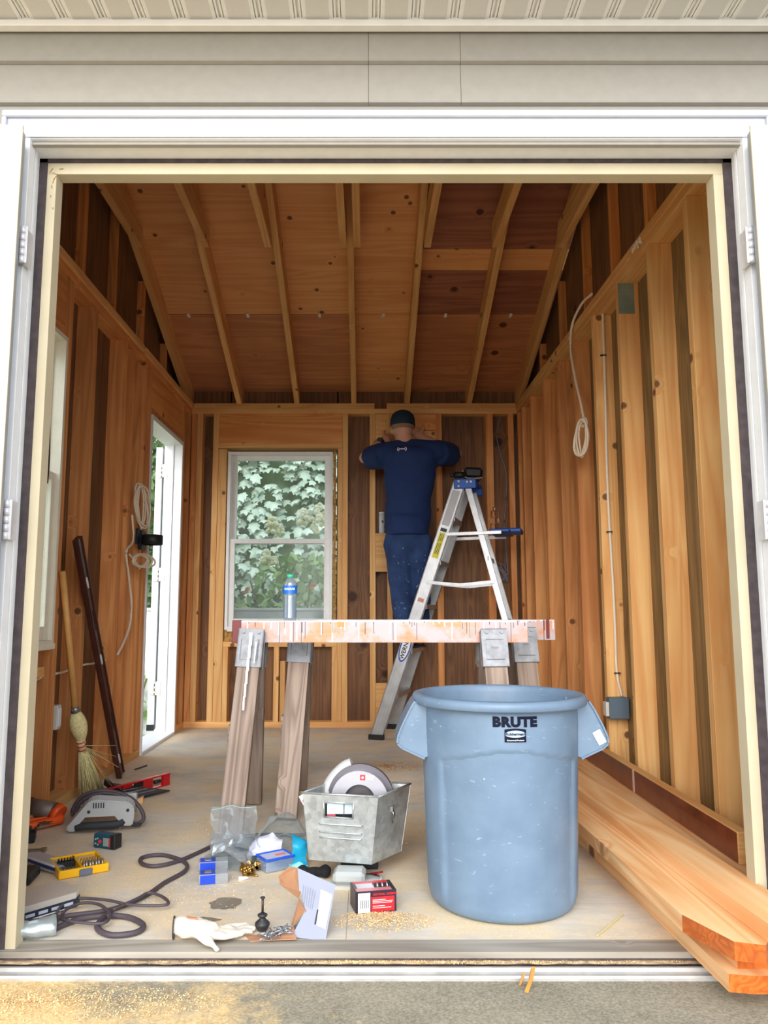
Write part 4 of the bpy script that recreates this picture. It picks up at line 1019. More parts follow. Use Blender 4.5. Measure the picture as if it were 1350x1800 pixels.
wm.cyl(cW - dW * .014, cW + dW * .014, .033, .033, 18); wm.box(cW + Vector((-.0, -.031, .012)), (.036, .014, .036), None, .005); wm.build('wristwatch', BLK, man)
# chest emblem printed at the back of the neck, pressed onto the cloth
from mathutils.bvhtree import BVHTree
bv = BVHTree.FromPolygons([v.co.copy() for v in shm.vertices], [list(p.vertices) for p in shm.polygons])
em = MB(); ec = mp_(707, 787, 5.0)
def arc(cx, cz, rx, rz, a0, a1, w_):
    pts = []
    for k in range(15):
        a = a0 + (a1 - a0) * k / 14; row = []
        for s_ in (-1, 1):
            x = ec.x + cx + (rx + s_ * w_ / 2) * math.cos(a); z = ec.z + cz + (rz + s_ * w_ / 2) * math.sin(a)
            h = bv.ray_cast(Vector((x, -.6, z)), Vector((0, 1, 0)))
            row.append(Vector((x, (h[0].y if h[0] else -.1) - .0025, z)))
        pts.append(row)
    for a, b_ in zip(pts[:-1], pts[1:]): em.quad([a[0], b_[0], b_[1], a[1]])
arc(0, .012, .024, .014, R(200), R(340), .005); arc(0, -.012, .024, .014, R(20), R(160), .005)
arc(-.020, 0, .010, .014, R(90), R(270), .004); arc(.020, 0, .010, .014, R(-90), R(90), .004)
em.build('shirt_emblem', WHI, so_)
# ================================================================ LUMBER, CABLES, TOOLS AND SMALL THINGS
def bag_M(loc, rot=0): return Matrix.Translation(loc) @ Matrix.Rotation(rot, 4, 'Z')
def fl2(pa, pb, z=0.0):
    a, b_ = atZ(*pa, z), atZ(*pb, z); d = b_ - a
    return a, math.atan2(d.y, d.x), d.length
REDP = plain('dark_red_painted_face', (120, 56, 34), .35, noise_amt=.35, ns=14, coat=.3)
FRESH = wood('fresh_cut_lumber', (246, 206, 154), (222, 146, 78), vary=.06, rough=.5, rings=.8, kscale=4, con=.75, bump=.4)
ORA = wood('orange_stained_end', (206, 112, 44), (150, 66, 22), vary=.08, rough=.25, rings=2, spec=.5, knots=.1, stretch=.1)
def plank(name, label, a, b_, w_, t_, m, end=None, cut=0, rot=0):
    """board lying flat: a near end, b far end (centre line, z = underside)"""
    a, b_ = Vector(a), Vector(b_); up = Vector((0, 0, t_ / 2)); L = (b_ - a).length
    M = frame(a + up, b_ + up) @ Matrix.Rotation(rot, 4, 'X')
    t = bpy.data.objects.new(name, None); C.objects.link(t); t.matrix_world = M; tag(t, label, 'board', 'loose boards stacked along the right side of the doorway')
    mb = MB(); x0, x1 = -L / 2, L / 2; h = w_ / 2
    poly = [(x0, -h + cut * .1), (x0 + cut * .25, -h * .2 if cut else -h), (x0, h)] if False else [(x0 + cut, h), (x0 + cut * .12, h * .30), (x0, -h * .55), (x0 + cut * .2, -h), (x1, -h), (x1, h)] if cut else [(x0, -h), (x1, -h), (x1, h), (x0, h)]
    mb.prism(poly, t_, Matrix.Translation((0, 0, -t_ / 2))); 
    if end:
        for f in mb.b.faces:
            f.normal_update()
        mb.b.normal_update(); bmesh.ops.recalc_face_normals(mb.b, faces=mb.b.faces[:])
        for f in mb.b.faces:
            if abs(f.normal.z) < .5 and f.normal.x < -.25: f.material_index = 1
    mb.build('board', [m, end or m], t); return t
G_ = 'loose boards stacked along the right side of the doorway'
plank('lumber_board', 'bottom board of the stack, its orange-stained end resting on the pavement edge', (.862, 1.78, .001), (.822, 3.10, .001), .140, .0375, FRESH, ORA, .012)
plank('lumber_board', 'short-set middle board of the stack with a dark red end, under the chamfered board', (.890, 1.815, .039), (.845, 3.10, .039), .134, .0365, FRESH, ORA)
plank('lumber_board', 'upper left board of the stack with a chamfered glossy orange end', (.818, 1.745, .076), (.772, 3.10, .076), .136, .039, FRESH, ORA, .17)
plank('lumber_board', 'topmost board of the stack with an amber grain streak, lying nearest the door jamb', (.932, 1.69, .1155), (.836, 3.45, .1155), .116, .038, FRESH, ORA)
plank('lumber_board', 'pale board low against the right wall plate, under the red-faced board', (1.037, 2.10, .001), (1.037, 4.30, .001), .138, .0375, FRESH)
plank('lumber_board', 'second pale board against the right wall plate, directly under the red-faced board', (1.037, 2.12, .039), (1.037, 4.30, .039), .138, .0365, FRESH)
plank('lumber_board', 'pale board carrying the near end of the red-faced board', (1.037, 2.14, .076), (1.037, 4.28, .076), .138, .036, FRESH)
a, b_ = Vector((1.070, 2.27, .1575)), Vector((1.075, 4.25, .1575)); M = frame(a, b_); L = (b_ - a).length
t = bpy.data.objects.new('lumber_board', None); C.objects.link(t); t.matrix_world = M; tag(t, 'red-faced board standing on edge against the right wall studs', 'board', G_)
MB().box((0, 0, 0), (L, .036, .089), None, .0015).build('board', PINE, t)
MB().box((0, .0185, 0), (L - .01, .0012, .083)).build('painted_face', REDP, t)
MB().box((-.93 + .80, .0195, 0), (.018, .0014, .086)).build('pale_band', plain('pale_scrape', (222, 190, 170), .6), t)

# ---- cables and electrical boxes
NM = plain('cream_cable', (240, 224, 200), .5); DKC = plain('dark_cord_rubber', (74, 64, 70), .6, noise_amt=.15)
def cable(name, label, pts, r, m, extra=()):
    o = MB().tube(smoothpath(pts, 7), r, 8)
    for e, rr in extra: o.tube(smoothpath(e, 7), rr, 7)
    o = o.build(name, m); tag(o, label, 'cable'); return o
XS = XR - .012
def onR(pts, x=XS): return [atX(px, py, x) for px, py in pts]
t = thing('hanging_cable', 'cream cable hanging from the right top plate with a tied coil at its end', 'cable', atX(1030, 770, XS))
o_ = Vector(t.location); cp_ = [p - o_ for p in onR([(1040, 517), (1022, 535), (1006, 570), (1003, 610), (1009, 655), (1020, 705), (1027, 740)], XS - .01)]
MB().tube(smoothpath(cp_, 7), .0066, 8).build('cable_run', NM, t)
def lace(t, cy, cz, ry, rz, n, m, tilt=.25, seed=1, dx=0, sx_=1):
    rr = random.Random(seed)
    for k in range(n):
        pts = []; a0 = rr.uniform(0, .5); sx = rr.uniform(-.012, .004); ky = rr.uniform(.55, 1.1); kz = rr.uniform(.8, 1.1); oy = rr.uniform(-.25, .25) * ry
        for q in range(19):
            a = a0 + 2 * math.pi * q / 18; y_, z_ = ry * ky * math.cos(a) + oy, rz * kz * math.sin(a)
            pts.append((dx + sx_ * (ry * .55 * ky * (1 + math.cos(a)) * (.5 + .1 * k) + .006 * math.sin(a * 2 + k)), cy + y_ + z_ * tilt, cz + z_))
        MB().tube(smoothpath(pts, 3), .0052, 6).build('coil_loop', m, t)
lace(t, -.01, .0, .055, .095, 5, NM, -.3, 2, -.008, -1)
MB().cyl((-.012, .0, .068), (-.012, .02, .078), .014, seg=8).build('tie_wrap', NM, t)
st_x = XR - .001
run = [atY(px, py, 3.61) for px, py in [(1059, 536), (1061, 600), (1064, 700), (1066, 800), (1070, 900), (1077, 1020), (1081, 1100), (1084, 1180), (1093, 1224)]]
cable('stapled_cable', 'cream cable stapled down the face of a right wall stud to the grey box', run, .0064, NM)
for py, px in ((625, 1060), (935, 1071), (1183, 1085)):
    p = atY(px, py, 3.611); o = MB().b2((-.014, -.009, -.003), (.014, .004, .003), .001).build('cable_staple', BLK); o.location = p; tag(o, {625: 'topmost dark staple over the cable on the right wall stud', 935: 'middle dark staple over the cable on the right wall stud', 1183: 'lowest dark staple, just above the grey box on the right wall'}[py], 'staple', 'cable staples')
p = atY(1085, 1243, 3.60); t = thing('electrical_box', 'blue-grey plastic electrical box fixed low on a right wall stud', 'electrical box', (p.x, 3.622, p.z - .05))
BX = plain('blue_grey_box_plastic', (96, 112, 124), .5)
MB().b2((-.045, -.055, 0), (.045, 0, .095), .003).build('box_body', BX, t); MB().b2((-.060, -.05, .012), (-.045, -.005, .075), .002).build('outlet_face', plain('outlet_white', (220, 215, 205), .5), t)
p = atY(880, 1010, B + .03)
t = thing('wire_bundle', 'grey cables dropping between the studs at the right end of the back wall', 'cable', (.99, B + .04, 1.0))
GRC = plain('grey_cable', (140, 140, 152), .5); o_ = Vector(t.location)
for pts in ([(884, 722), (873, 760), (880, 800), (889, 830), (890, 880), (886, 920), (889, 960), (893, 1010)], [(895, 728), (899, 770), (900, 800), (902, 870), (900, 940)]):
    MB().tube(smoothpath([atY(a, b_, B + .06) - o_ for a, b_ in pts], 6), .0045, 6).build('cable_run', GRC, t)
rr = random.Random(5)
for k in range(9):
    e = atY(rr.uniform(862, 885), rr.uniform(985, 1030), B + .02) - o_; s_ = atY(893, 1015 + rr.uniform(-8, 8), B + .05) - o_
    MB().tube(smoothpath([s_, (s_ + e) / 2 + Vector((0, 0, rr.uniform(-.02, .03))), e], 5), .004, 6).build('cable_end', GRC, t)
# left wall cables
t = thing('coiled_cable', 'cream cable coil hanging from the stud before the side door', 'cable', atX(240, 900, XL + .012)); o_ = Vector(t.location)
lace(t, .0, .03, .055, .115, 6, NM, -.35, 9, .012); lace(t, .02, -.27, .085, .035, 4, NM, .1, 4, .012)
MB().tube(smoothpath([atX(px, py, XL + .014) - o_ for px, py in [(232, 905), (234, 950), (222, 970), (226, 1010), (231, 1060), (228, 1100), (217, 1130), (207, 1150)]], 7), .0065, 8).build('cable_run', NM, t)
MB().tube(smoothpath([atX(px, py, XL + .02) - o_ for px, py in [(228, 975), (240, 990), (246, 1000)]], 7), .005, 8).build('cable_end', NM, t)
p = atX(247, 950, XL + .01)
t = thing('cup_ring', 'black plastic ring bracket sticking out from the stud by the side door', 'bracket', p)
MB().lathe([(.052, -.028), (.058, -.026), (.058, .026), (.052, .028), (.050, .02), (.050, -.02)], 26, (.075, -.03, 0), caps=False).build('ring', BLK, t)
MB().b2((0, -.05, -.055), (.02, .05, .055), .006).build('mount', BLK, t); MB().b2((-.0, -.10, -.03), (.012, -.04, .06), .004).build('mount_plate', plain('dark_blue_plastic', (26, 34, 60), .5), t)
cable('wall_cable', 'short white cable running through drilled studs behind the broom', [atX(px, py, XL - .04) for px, py in [(98, 1184), (112, 1181), (130, 1174)]] + [atX(px, py, XL - .02) for px, py in [(150, 1168), (165, 1166), (186, 1160)]], .005, NM)
cable('wall_cable', 'white cable poking from the stud under the left window', [atX(px, py, XL - .03) for px, py in [(40, 1203), (55, 1198), (72, 1191)]], .006, NM)
p = atX(100, 1262, XL); t = thing('outlet_box', 'white outlet box on the left wall stud behind the broom', 'electrical box', (XL - .055, 3.294, p.z - .05))
MB().b2((0, -.012, 0), (.055, .03, .10), .003).build('box_body', plain('off_white_plastic', (215, 212, 205), .5), t); MB().b2((.055, -.008, .012), (.060, .022, .088), .002).build('outlet_face', WHI, t)

# ---- broom and brown level against the left wall
top, fer, tie, tip = Vector((-1.268, 3.215, .985)), Vector((-1.236, 3.345, .405)), Vector((-1.222, 3.40, .245)), Vector((-1.195, 3.50, .0))
t = thing('broom', 'straw broom with wooden handle leaning on the left wall', 'broom', tip); o_ = Vector(t.location)
MB().tube([top - o_, fer - o_], .0135, 12).build('handle', plain('broom_handle_wood', (226, 170, 96), .45, noise_amt=.1), t)
d = (tip - fer).normalized()
MB().cyl(fer - o_ - d * .012, fer - o_ + d * .012, .017, .019, 14).build('ferrule', plain('steel_band', (150, 150, 152), .35, metal=.7), t)
STRAW = plain('straw', (240, 224, 164), .8, noise_amt=.25, ns=120, bump=.4)
L1 = (tie - fer).length
MB().tube([fer - o_ + d * (.012 + (L1 - .02) * k / 10) for k in range(11)], lambda q: .017 + .020 * math.sin(math.pi * min(q * 1.15, 1)) ** .8, 16).build('head', STRAW, t)
RT = plain('red_binding', (180, 70, 40), .7)
for k in range(3): MB().cyl(tie - o_ + d * (-.022 + k * .018), tie - o_ + d * (-.017 + k * .018), .0175, .0175, 14).build('binding', RT, t)
MB().cyl(tie - o_ - d * .03, tie - o_ + d * .03, .0165, .017, 14).build('neck', plain('pale_binding', (232, 190, 150), .7), t)
mb = MB(); rr = random.Random(11)
for k in range(330):
    a = rr.uniform(0, 2 * math.pi); q = rr.random() ** .5; s0 = tie - o_ + Vector((math.cos(a), math.sin(a), 0)) * .012 * q
    e = Vector((math.cos(a) * .045 * q + rr.uniform(-.01, .01), math.sin(a) * .085 * q + rr.uniform(-.01, .01), max(.002, rr.uniform(-.01, .035))))
    if rr.random() < .07: e += Vector((rr.uniform(0, .07), rr.uniform(-.02, .12), rr.uniform(.03, .18)))
    mid = s0.lerp(e, .5) + Vector((rr.uniform(-.004, .004), rr.uniform(-.006, .006), 0)); mb.tube([s0, mid, e], .0013, 3)
mb.build('bristles', STRAW, t, kind='stuff')
a = Vector((-1.262, 3.34, 1.135)); b_ = Vector((-1.215, 3.93, .012)); M = frame(b_, a, (1, 0, .0)); L = (a - b_).length
t = bpy.data.objects.new('spirit_level', None); C.objects.link(t); t.matrix_world = M; tag(t, 'long dark brown spirit level leaning on the left wall behind the broom', 'level')
BRN = plain('dark_brown_wood', (74, 38, 32), .4, noise_amt=.25, ns=10, coat=.2)
mb = MB(); mb.box((0, 0, 0), (L, .058, .022), None, .003); mb.box((0, .024, .012), (L, .008, .010), None, .002); mb.box((0, -.024, .012), (L, .008, .010), None, .002)
mb.build('level_body', BRN, t)
for q in (-.42, .02, .33):
    m_ = MB(); n = 16; m_.prism([(.028 * math.cos(2 * math.pi * k / n), .008 * math.sin(2 * math.pi * k / n)) for k in range(n)], .003, Matrix.Translation((q * L, 0, .0105))); m_.build('vial', WHI, t)
for q in (-.25, .18): MB().box((q * L, 0, .0113), (.10, .012, .002), None, .001).build('grip_slot', plain('dark_slot', (40, 20, 20), .6), t)
t = thing('hanging_strap', 'dark brown curved strip hanging at the left window sash', 'strip', atX(76, 790, XL + .02)); 
mb = MB(); mb.loft([[Vector((x + .0, y + .018 * math.sin(z * 9 + 2), z)) for x, y in ((0, -.022), (.012, -.022), (.012, .022), (0, .022))] for z in [-.13 + .26 * k / 12 for k in range(13)]], True, smooth=False); mb.build('strip', plain('dark_maroon_plastic', (52, 28, 34), .5), t)

# ---- tools on the left part of the floor
RED = plain('red_anodised', (206, 26, 34), .35, metal=.2); 
a, ang, L = fl2((183, 1412), (283, 1384)); a.z = 0
t = thing('box_level', 'red aluminium box level on the floor under the black speed square', 'level', a, ang)
L = max(L, .40); mb = MB(); h = .055; w_ = .022
mb.b2((0, 0, 0), (L, w_, .006), .001); mb.b2((0, 0, h - .006), (L, w_, h), .001)
for x0, x1 in ((0, .05), (.11, .16), (L / 2 + .03, L / 2 + .09), (L - .04, L)): mb.b2((x0, .002, .005), (x1, w_ - .002, h - .005), .001)
lb_ = mb.build('level_body', RED, t)
for x in (.078, L - .075): MB().cyl((x - .018, w_ / 2, h / 2), (x + .018, w_ / 2, h / 2), .009, seg=12).build('vial', plain('vial_black', (40, 40, 44), .3), t)
MB().box((.235, w_ / 2, h / 2 + .01), (.10, w_ * .7, .018), None, .002).build('vial_housing', BLK, t)
a, ang, L = fl2((228, 1410), (318, 1393))
t = thing('speed_square', 'black triangular speed square propped on the red level', 'square', a + Vector((0, 0, .008)), (R(14), 0, ang + .12))
mb = MB(); GREY = plain('black_anodised', (44, 44, 50), .45, metal=.3)
M0 = Matrix(); mb.prism([(0, 0), (.21, 0), (0, .19), (0, 0.001)][:3], .005, M0); mb.build('blade', GREY, t)
MB().b2((-.008, -.002, -.008), (.0, .195, .022), .001).build('fence', GREY, t)
for k in range(5): MB().b2((.02, .028 + .026 * k, .0052), (.155 - .03 * k, .032 + .026 * k, .0062)).build('slot', plain('square_marking', (150, 150, 156), .5), t)
a = atZ(230, 1410); t = thing('wood_wedge', 'small pale wooden wedge lying beside the speed square', 'wedge', a + Vector((-.01, -.035, 0)), .15)
MB().prism([(0, 0), (.07, 0), (.07, .028)], .03, Matrix(((1, 0, 0, 0), (0, 0, 1, 0), (0, 1, 0, 0), (0, 0, 0, 1)))).build('wedge_body', FRESH, t)

GS = plain('light_grey_tool_plastic', (176, 178, 178), .5); SOFT = plain('dark_rubber_grip', (44, 46, 52), .7)
a, ang, L = fl2((117, 1468), (232, 1462)); t = thing('power_saw', 'grey corded power saw with black handle lying on the floor left of the cord', 'power tool', a, ang)
tilt = Matrix.Rotation(R(10), 4, 'X')
MX = tilt @ Matrix(((1, 0, 0, 0), (0, 0, -1, .065), (0, 1, 0, .004), (0, 0, 0, 1)))
mb = MB(); mb.prism([(0, .0), (.030, .0), (.045, .034), (.060, .060), (.17, .060), (.188, .038), (.20, .012), (.232, .012), (.238, .05), (.236, .085), (.215, .105), (.10, .118), (.075, .112), (.055, .09), (.018, .045), (-.006, .018)], .055, MX)
bmesh.ops.bevel(mb.b, geom=[e for e in mb.b.edges], offset=.005, segments=2, affect='EDGES'); 
for f in mb.b.faces: f.smooth = False
mb.build('housing', GS, t)
MB().tube(smoothpath([MX @ Vector(p) for p in [(.030, .016, .045), (.07, .022, .055), (.13, .022, .055), (.178, .022, .05), (.20, .034, .045)]], 6), .0145, 12).build('handle', SOFT, t)
for x in (.058, .184): MB().cyl(MX @ Vector((x, .012, .03)), MX @ Vector((x + .004, .012, .03)), .0165, seg=14).build('handle_band', GS, t)
for k in range(5): MB().b2((.090 + k * .009, 0, 0), (.094 + k * .009, .020, .002)).build('vent_slot', SOFT, t, MX @ Matrix.Translation((0, .088, .0548)))
for x, y_ in ((.075, .075), (.215, .075)): MB().cyl((x, y_, .054), (x, y_, .057), .006, seg=10).build('screw_head', SOFT, t, MX)
MB().b2((.03, .128, .055), (.235, .135, .13), .004).build('base_plate', plain('dull_steel_plate', (150, 152, 150), .45, metal=.5), t, Matrix.Rotation(R(-8), 4, 'X'))
MB().tube(smoothpath([(.0, .10, .06), (.03, .10, .11), (.09, .095, .132), (.16, .09, .125), (.22, .08, .10), (.26, .06, .06), (.268, .04, .03), (.24, .03, .02), (.21, .04, .03)], 8), .0075, 10).build('power_cord', DKC, t)
MB().tube(smoothpath([(.01, .09, .05), (.035, .085, .10), (.10, .08, .125), (.17, .075, .118), (.22, .07, .09)], 8), .0075, 10).build('power_cord', DKC, t)
MB().box((.245, .03, .018), (.035, .016, .014), None, .003).build('plug', BLK, t)

a, ang, L = fl2((163, 1490), (199, 1495)); t = thing('laser_measure', 'teal laser distance meter with grey screen standing beside the grey saw', 'meter', a, ang)
TL = plain('dark_teal_plastic', (24, 72, 88), .5)
MB().b2((0, 0, 0), (.092, .040, .048), .004).build('meter_body', TL, t); MB().b2((.070, -.0005, .0), (.0925, .0405, .0485), .003).build('end_cap', BLK, t)
MB().b2((.044, -.0025, .010), (.068, 0, .038), .001).build('screen', plain('lcd_grey_green', (140, 152, 140), .3), t)
MB().cyl((.031, -.003, .024), (.031, 0, .024), .0065, seg=12).build('red_button', plain('red_button', (214, 52, 62), .5), t)
for x, z in ((.012, .030), (.012, .016), (.020, .033), (.022, .013)): MB().cyl((x, -.002, z), (x, 0, z), .0028, seg=8).build('button', plain('pale_button', (170, 190, 200), .5), t)
MB().b2((.071, -.0022, .008), (.0755, -.0012, .040)).build('red_stripe', plain('brand_red', (190, 40, 50), .5), t)

YC = plain('yellow_case_plastic', (246, 184, 12), .4)
a = atZ(103, 1548); b2_ = atZ(191, 1532); ang = math.atan2(b2_.y - a.y, b2_.x - a.x)
t = thing('bit_case', 'open yellow driver bit case on the floor at the left', 'case', a, ang)
Lc, Wc, Hc = (b2_ - a).length, .155, .026
mb = MB(); mb.b2((0, 0, 0), (Lc, Wc, .005), .002)
for lo, hi in (((0, 0, 0), (Lc, .008, Hc)), ((0, Wc - .008, 0), (Lc, Wc, Hc)), ((0, .008, 0), (.008, Wc - .008, Hc)), ((Lc - .008, .008, 0), (Lc, Wc - .008, Hc)), ((Lc * .46, .008, 0), (Lc * .50, Wc - .008, Hc))): mb.b2(lo, hi, .002)
mb.build('tray', YC, t); MB().b2((Lc * .40, -.006, .002), (Lc * .66, .0, .022), .002).build('latch', plain('slate_plastic', (104, 112, 128), .5), t)
MB().b2((.014, .085, .005), (Lc * .45, .105, .026), .001).build('bit_holder', BLK, t)
SIL = plain('steel_bit', (176, 172, 164), .3, metal=.8)
for k in range(6): MB().cyl((.018 + k * .0085, .03, .014), (.018 + k * .0085, .075, .014), .0032, seg=6).build('bit', SIL, t)
for k in range(6): MB().cyl((.018 + k * .009, .095, .026), (.018 + k * .009, .095, .036), .003, seg=6).build('bit', BLK, t)
for k in range(7): MB().cyl((Lc * .52 + .004 + k * .0095, .028 + (k % 2) * .006, .006), (Lc * .52 + .004 + k * .0095, .038 + (k % 2) * .006, .034), .0040, seg=6).build('bit', SIL, t)
for k in range(7): MB().cyl((Lc * .52 + .004 + k * .0095, .068, .006), (Lc * .52 + .004 + k * .0095, .074, .032), .0036, seg=6).build('bit', plain('gold_bit', (206, 160, 60), .35, metal=.7), t)
MB().b2((Lc * .53, .10, .006), (Lc - .014, .14, .022), .004).build('bit_holder', plain('clear_orange_lid', (226, 190, 120), .4), t)

CLB = glass('clear_storage_plastic', (236, 236, 240), .40, .15)
a = atZ(28, 1530); t = thing('clear_organiser', 'clear plastic bit organiser tilted over a black case at the left door stop', 'organiser', a + Vector((0, 0, .03)), (R(-12), R(10), R(-18)))
MB().b2((0, 0, 0), (.15, .10, .022), .004).build('organiser_shell', CLB, t)
for k in range(9): MB().b2((.010 + k * .0155, .006, .004), (.0125 + k * .0155, .094, .020)).build('divider', CLB, t)
for k in range(8): MB().b2((.015 + k * .0155, .03, .005), (.021 + k * .0155, .08, .012), .001).build('bit', BLK if k % 3 else SIL, t)
MB().b2((.0, -.002, .008), (.15, .0, .016)).build('label_strip', plain('navy_label', (40, 46, 84), .5), t)
a = atZ(22, 1560); t = thing('black_case', 'small black plastic case under the clear organiser', 'case', (a.x - .02, a.y, 0), .1)
MB().b2((0, 0, 0), (.07, .10, .034), .008).build('case_body', BLK, t); MB().b2((.02, -.002, .018), (.05, .0, .022), .0005).build('case_latch', SIL, t)
a = atZ(60, 1622); t = thing('blade_case', 'dark navy case with clear dusty lid lying by the left door stop', 'case', a + Vector((-.04, 0, 0)), R(48))
NVC = plain('navy_case_plastic', (34, 40, 58), .45)
mb = MB(); mb.prism([(-.02, .0), (.0, -.012), (.155, -.012), (.175, .008), (.175, .10), (.155, .12), (-.02, .12)], .024); mb.build('case_base', NVC, t)
mb = MB(); mb.prism([(-.018, .002), (.0, -.010), (.154, -.010), (.173, .010), (.173, .098), (.153, .118), (-.018, .118)], .016, Matrix.Translation((0, 0, .024))); mb.build('clear_lid', glass('dusty_clear_lid', (236, 224, 208), .12, .4), t)
for k in range(4): MB().b2((.01 + k * .036, -.0135, .010), (.036 + k * .036, -.0118, .018), .0005).build('printed_patch', plain('pale_print', (190, 196, 210), .5), t)
MB().b2((.0, -.0135, .003), (.15, -.0120, .0055)).build('printed_line', WHI, t)

OR = plain('orange_plastic', (240, 92, 30), .45)
a = atZ(30, 1468); b2_ = atZ(108, 1450); ang = math.atan2(b2_.y - a.y, b2_.x - a.x); L = (b2_ - a).length
t = thing('orange_shears', 'orange handled cutter with grey motor barrel lying against the left bottom plate', 'power tool', a + Vector((0, 0, .0)), ang)
MB().tube(smoothpath([(-.03, .0, .026), (.04, .0, .024), (.10, -.004, .022), (L, .0, .024)], 6), lambda q: .011 + .008 * q, 10).build('orange_arm', OR, t)
MB().tube(smoothpath([(-.03, .03, .034), (.06, .03, .034), (L * .9, .02, .03)], 6), .007, 8).build('orange_arm', OR, t)
MB().box((L * .62, -.014, .022), (.085, .014, .022), Euler((0, 0, .1)).to_matrix(), .006).build('chrome_jaw', plain('chrome', (205, 205, 210), .15, metal=1.0), t)
MB().cyl((L * .95, .0, .038), (L * .90, .02, .050), .036, .036, 20).build('orange_collar', OR, t)
MB().cyl((L * .90, .02, .050), (L * .60, .12, .062), .034, .033, 20).build('motor_barrel', plain('scuffed_grey_metal', (132, 118, 108), .5, metal=.4, noise_amt=.3), t)
MB().cyl((L * .60, .12, .062), (L * .55, .136, .064), .036, .030, 20).build('end_cap', BLK, t)
a = atZ(137, 1441); t = thing('hole_socket', 'open grey metal tube with yellow band beside the grey saw', 'tube', a + Vector((0, 0, .030)), R(75))
t.rotation_euler = (0, R(-8), R(100))
MB().lathe([(.020, 0), (.030, .0), (.031, .003), (.031, .075), (.020, .075), (.020, .004)], 22, M=Matrix.Rotation(R(90), 4, 'Y')).build('tube_body', plain('grey_metal_tube', (150, 140, 122), .45, metal=.5, noise_amt=.4, ns=60), t)
MB().lathe([(.0315, .048), (.0315, .068)], 22, caps=False, M=Matrix.Rotation(R(90), 4, 'Y')).build('yellow_band', plain('yellow_band_paint', (222, 200, 50), .5), t)
a = atZ(20, 1486); t = thing('black_charger', 'black plastic tool block at the left door stop in front of the orange cutter', 'tool', (a.x, a.y, 0), .3)
mb = MB(); mb.b2((-.02, 0, 0), (.075, .06, .035), .004); mb.b2((.045, .01, .035), (.06, .05, .05), .003); mb.b2((.068, .012, .03), (.078, .05, .045), .003); mb.build('block_body', BLK, t)
a = atZ(32, 1500); t = thing('steel_wrench', 'small grey steel wrench lying above the clear organiser', 'wrench', (a.x, a.y, 0), .15)
mb = MB(); mb.b2((-.03, 0, .0), (.07, .013, .010), .002); mb.prism([(.07, -.008), (.086, -.012), (.09, .0), (.082, .006), (.09, .014), (.084, .026), (.07, .020)], .010); mb.build('wrench_body', plain('dull_steel', (150, 138, 122), .4, metal=.6, noise_amt=.2), t)
a = atX(30, 1428, XL + .01); t = thing('yellow_cap', 'round yellow cap at the foot of the left wall, half hidden by the door stop', 'cap', (XL + .03, 2.86, .041)); t.location = (XL - .03, 2.84, .041)
MB().lathe([(.002, 0), (.032, 0), (.032, .02), (.024, .036), (.002, .04)], 18).build('cap_body', plain('yellow_plastic', (240, 190, 30), .5), t)
t = thing('wrapped_trimmer', 'orange nosed tool wrapped in clear plastic on the sill at the left door corner', 'power tool', atZ(46, 1650) + Vector((0, 0, .022)), R(22))
WRAP = glass('blue_tinted_wrap', (214, 228, 230), .35, .15)
def crumple(p, a=.01, f=18, sd=0): return p + Vector((noise.noise(p * f + Vector((sd, 0, 0))), noise.noise(p * f + Vector((0, sd + 3, 0))), noise.noise(p * f + Vector((0, 0, sd + 7))))) * a
mb = MB(); mb.loft([[crumple(Vector((-.10 + .17 * k / 14, (.018 + .014 * min(k / 6, 1)) * math.cos(a_), (.012 + .010 * min(k / 6, 1)) * math.sin(a_))), .008, 40) for a_ in [2 * math.pi * j / 14 for j in range(14)]] for k in range(15)], True)
mb.build('clear_wrapping', WRAP, t)
MB().tube([(-.12, 0, -.004), (-.06, 0, 0), (-.02, 0, 0)], lambda q: .010 + .006 * q, 10).build('orange_nose', OR, t); MB().tube([(-.03, 0, 0), (.05, 0, .0)], .012, 10).build('tool_core', plain('blue_grey_core', (130, 150, 160), .5), t)

# ---- extension cord
def zpath(pts, k=.3056, oy=1150, h=.006): return [atZ(x * k, oy + y * k, h) for x, y in pts]
xc = thing('extension_cord', 'dark rubber extension cord looping over the floor from the left door stop', 'cord', atZ(190, 1600))
o_ = Vector(xc.location)
def ctube(nm, pts, r): MB().tube([p - o_ for p in smoothpath(pts, 7)], r, 8).build(nm, DKC, xc)
A = zpath([(1240, 1093), (1050, 1180), (900, 1218), (815, 1203), (822, 1168), (940, 1155), (1060, 1195), (1065, 1245), (950, 1312), (830, 1392), (640, 1468), (400, 1503), (230, 1532), (60, 1536)], h=.0075)
ctube('cord', A, .0065)
Bc = zpath([(303, 1582), (375, 1475), (470, 1432), (570, 1440), (632, 1495), (600, 1545), (480, 1545), (345, 1520), (335, 1470), (420, 1408), (600, 1412), (760, 1442), (955, 1442), (945, 1402), (860, 1372), (790, 1405), (650, 1470)], h=.017)
ctube('cord', Bc, .0042)
Cc = zpath([(303, 1582), (450, 1525), (600, 1505), (735, 1512), (825, 1560), (775, 1602), (640, 1615), (562, 1580), (575, 1535), (640, 1480)], h=.009)
ctube('cord', Cc, .0075)
cb_ = MB().tube(smoothpath([atZ(378, 1486, .007), atZ(400, 1478, .007), atZ(430, 1470, .007), atZ(480, 1467, .007), atZ(528, 1468, .007), atZ(575, 1456, .007), atZ(590, 1440, .009), atZ(604, 1428, .02)], 6), .0065, 8).build('saw_cord', DKC); tag(cb_, 'dark power cord running behind the plastic bags to the metal bin', 'cord')
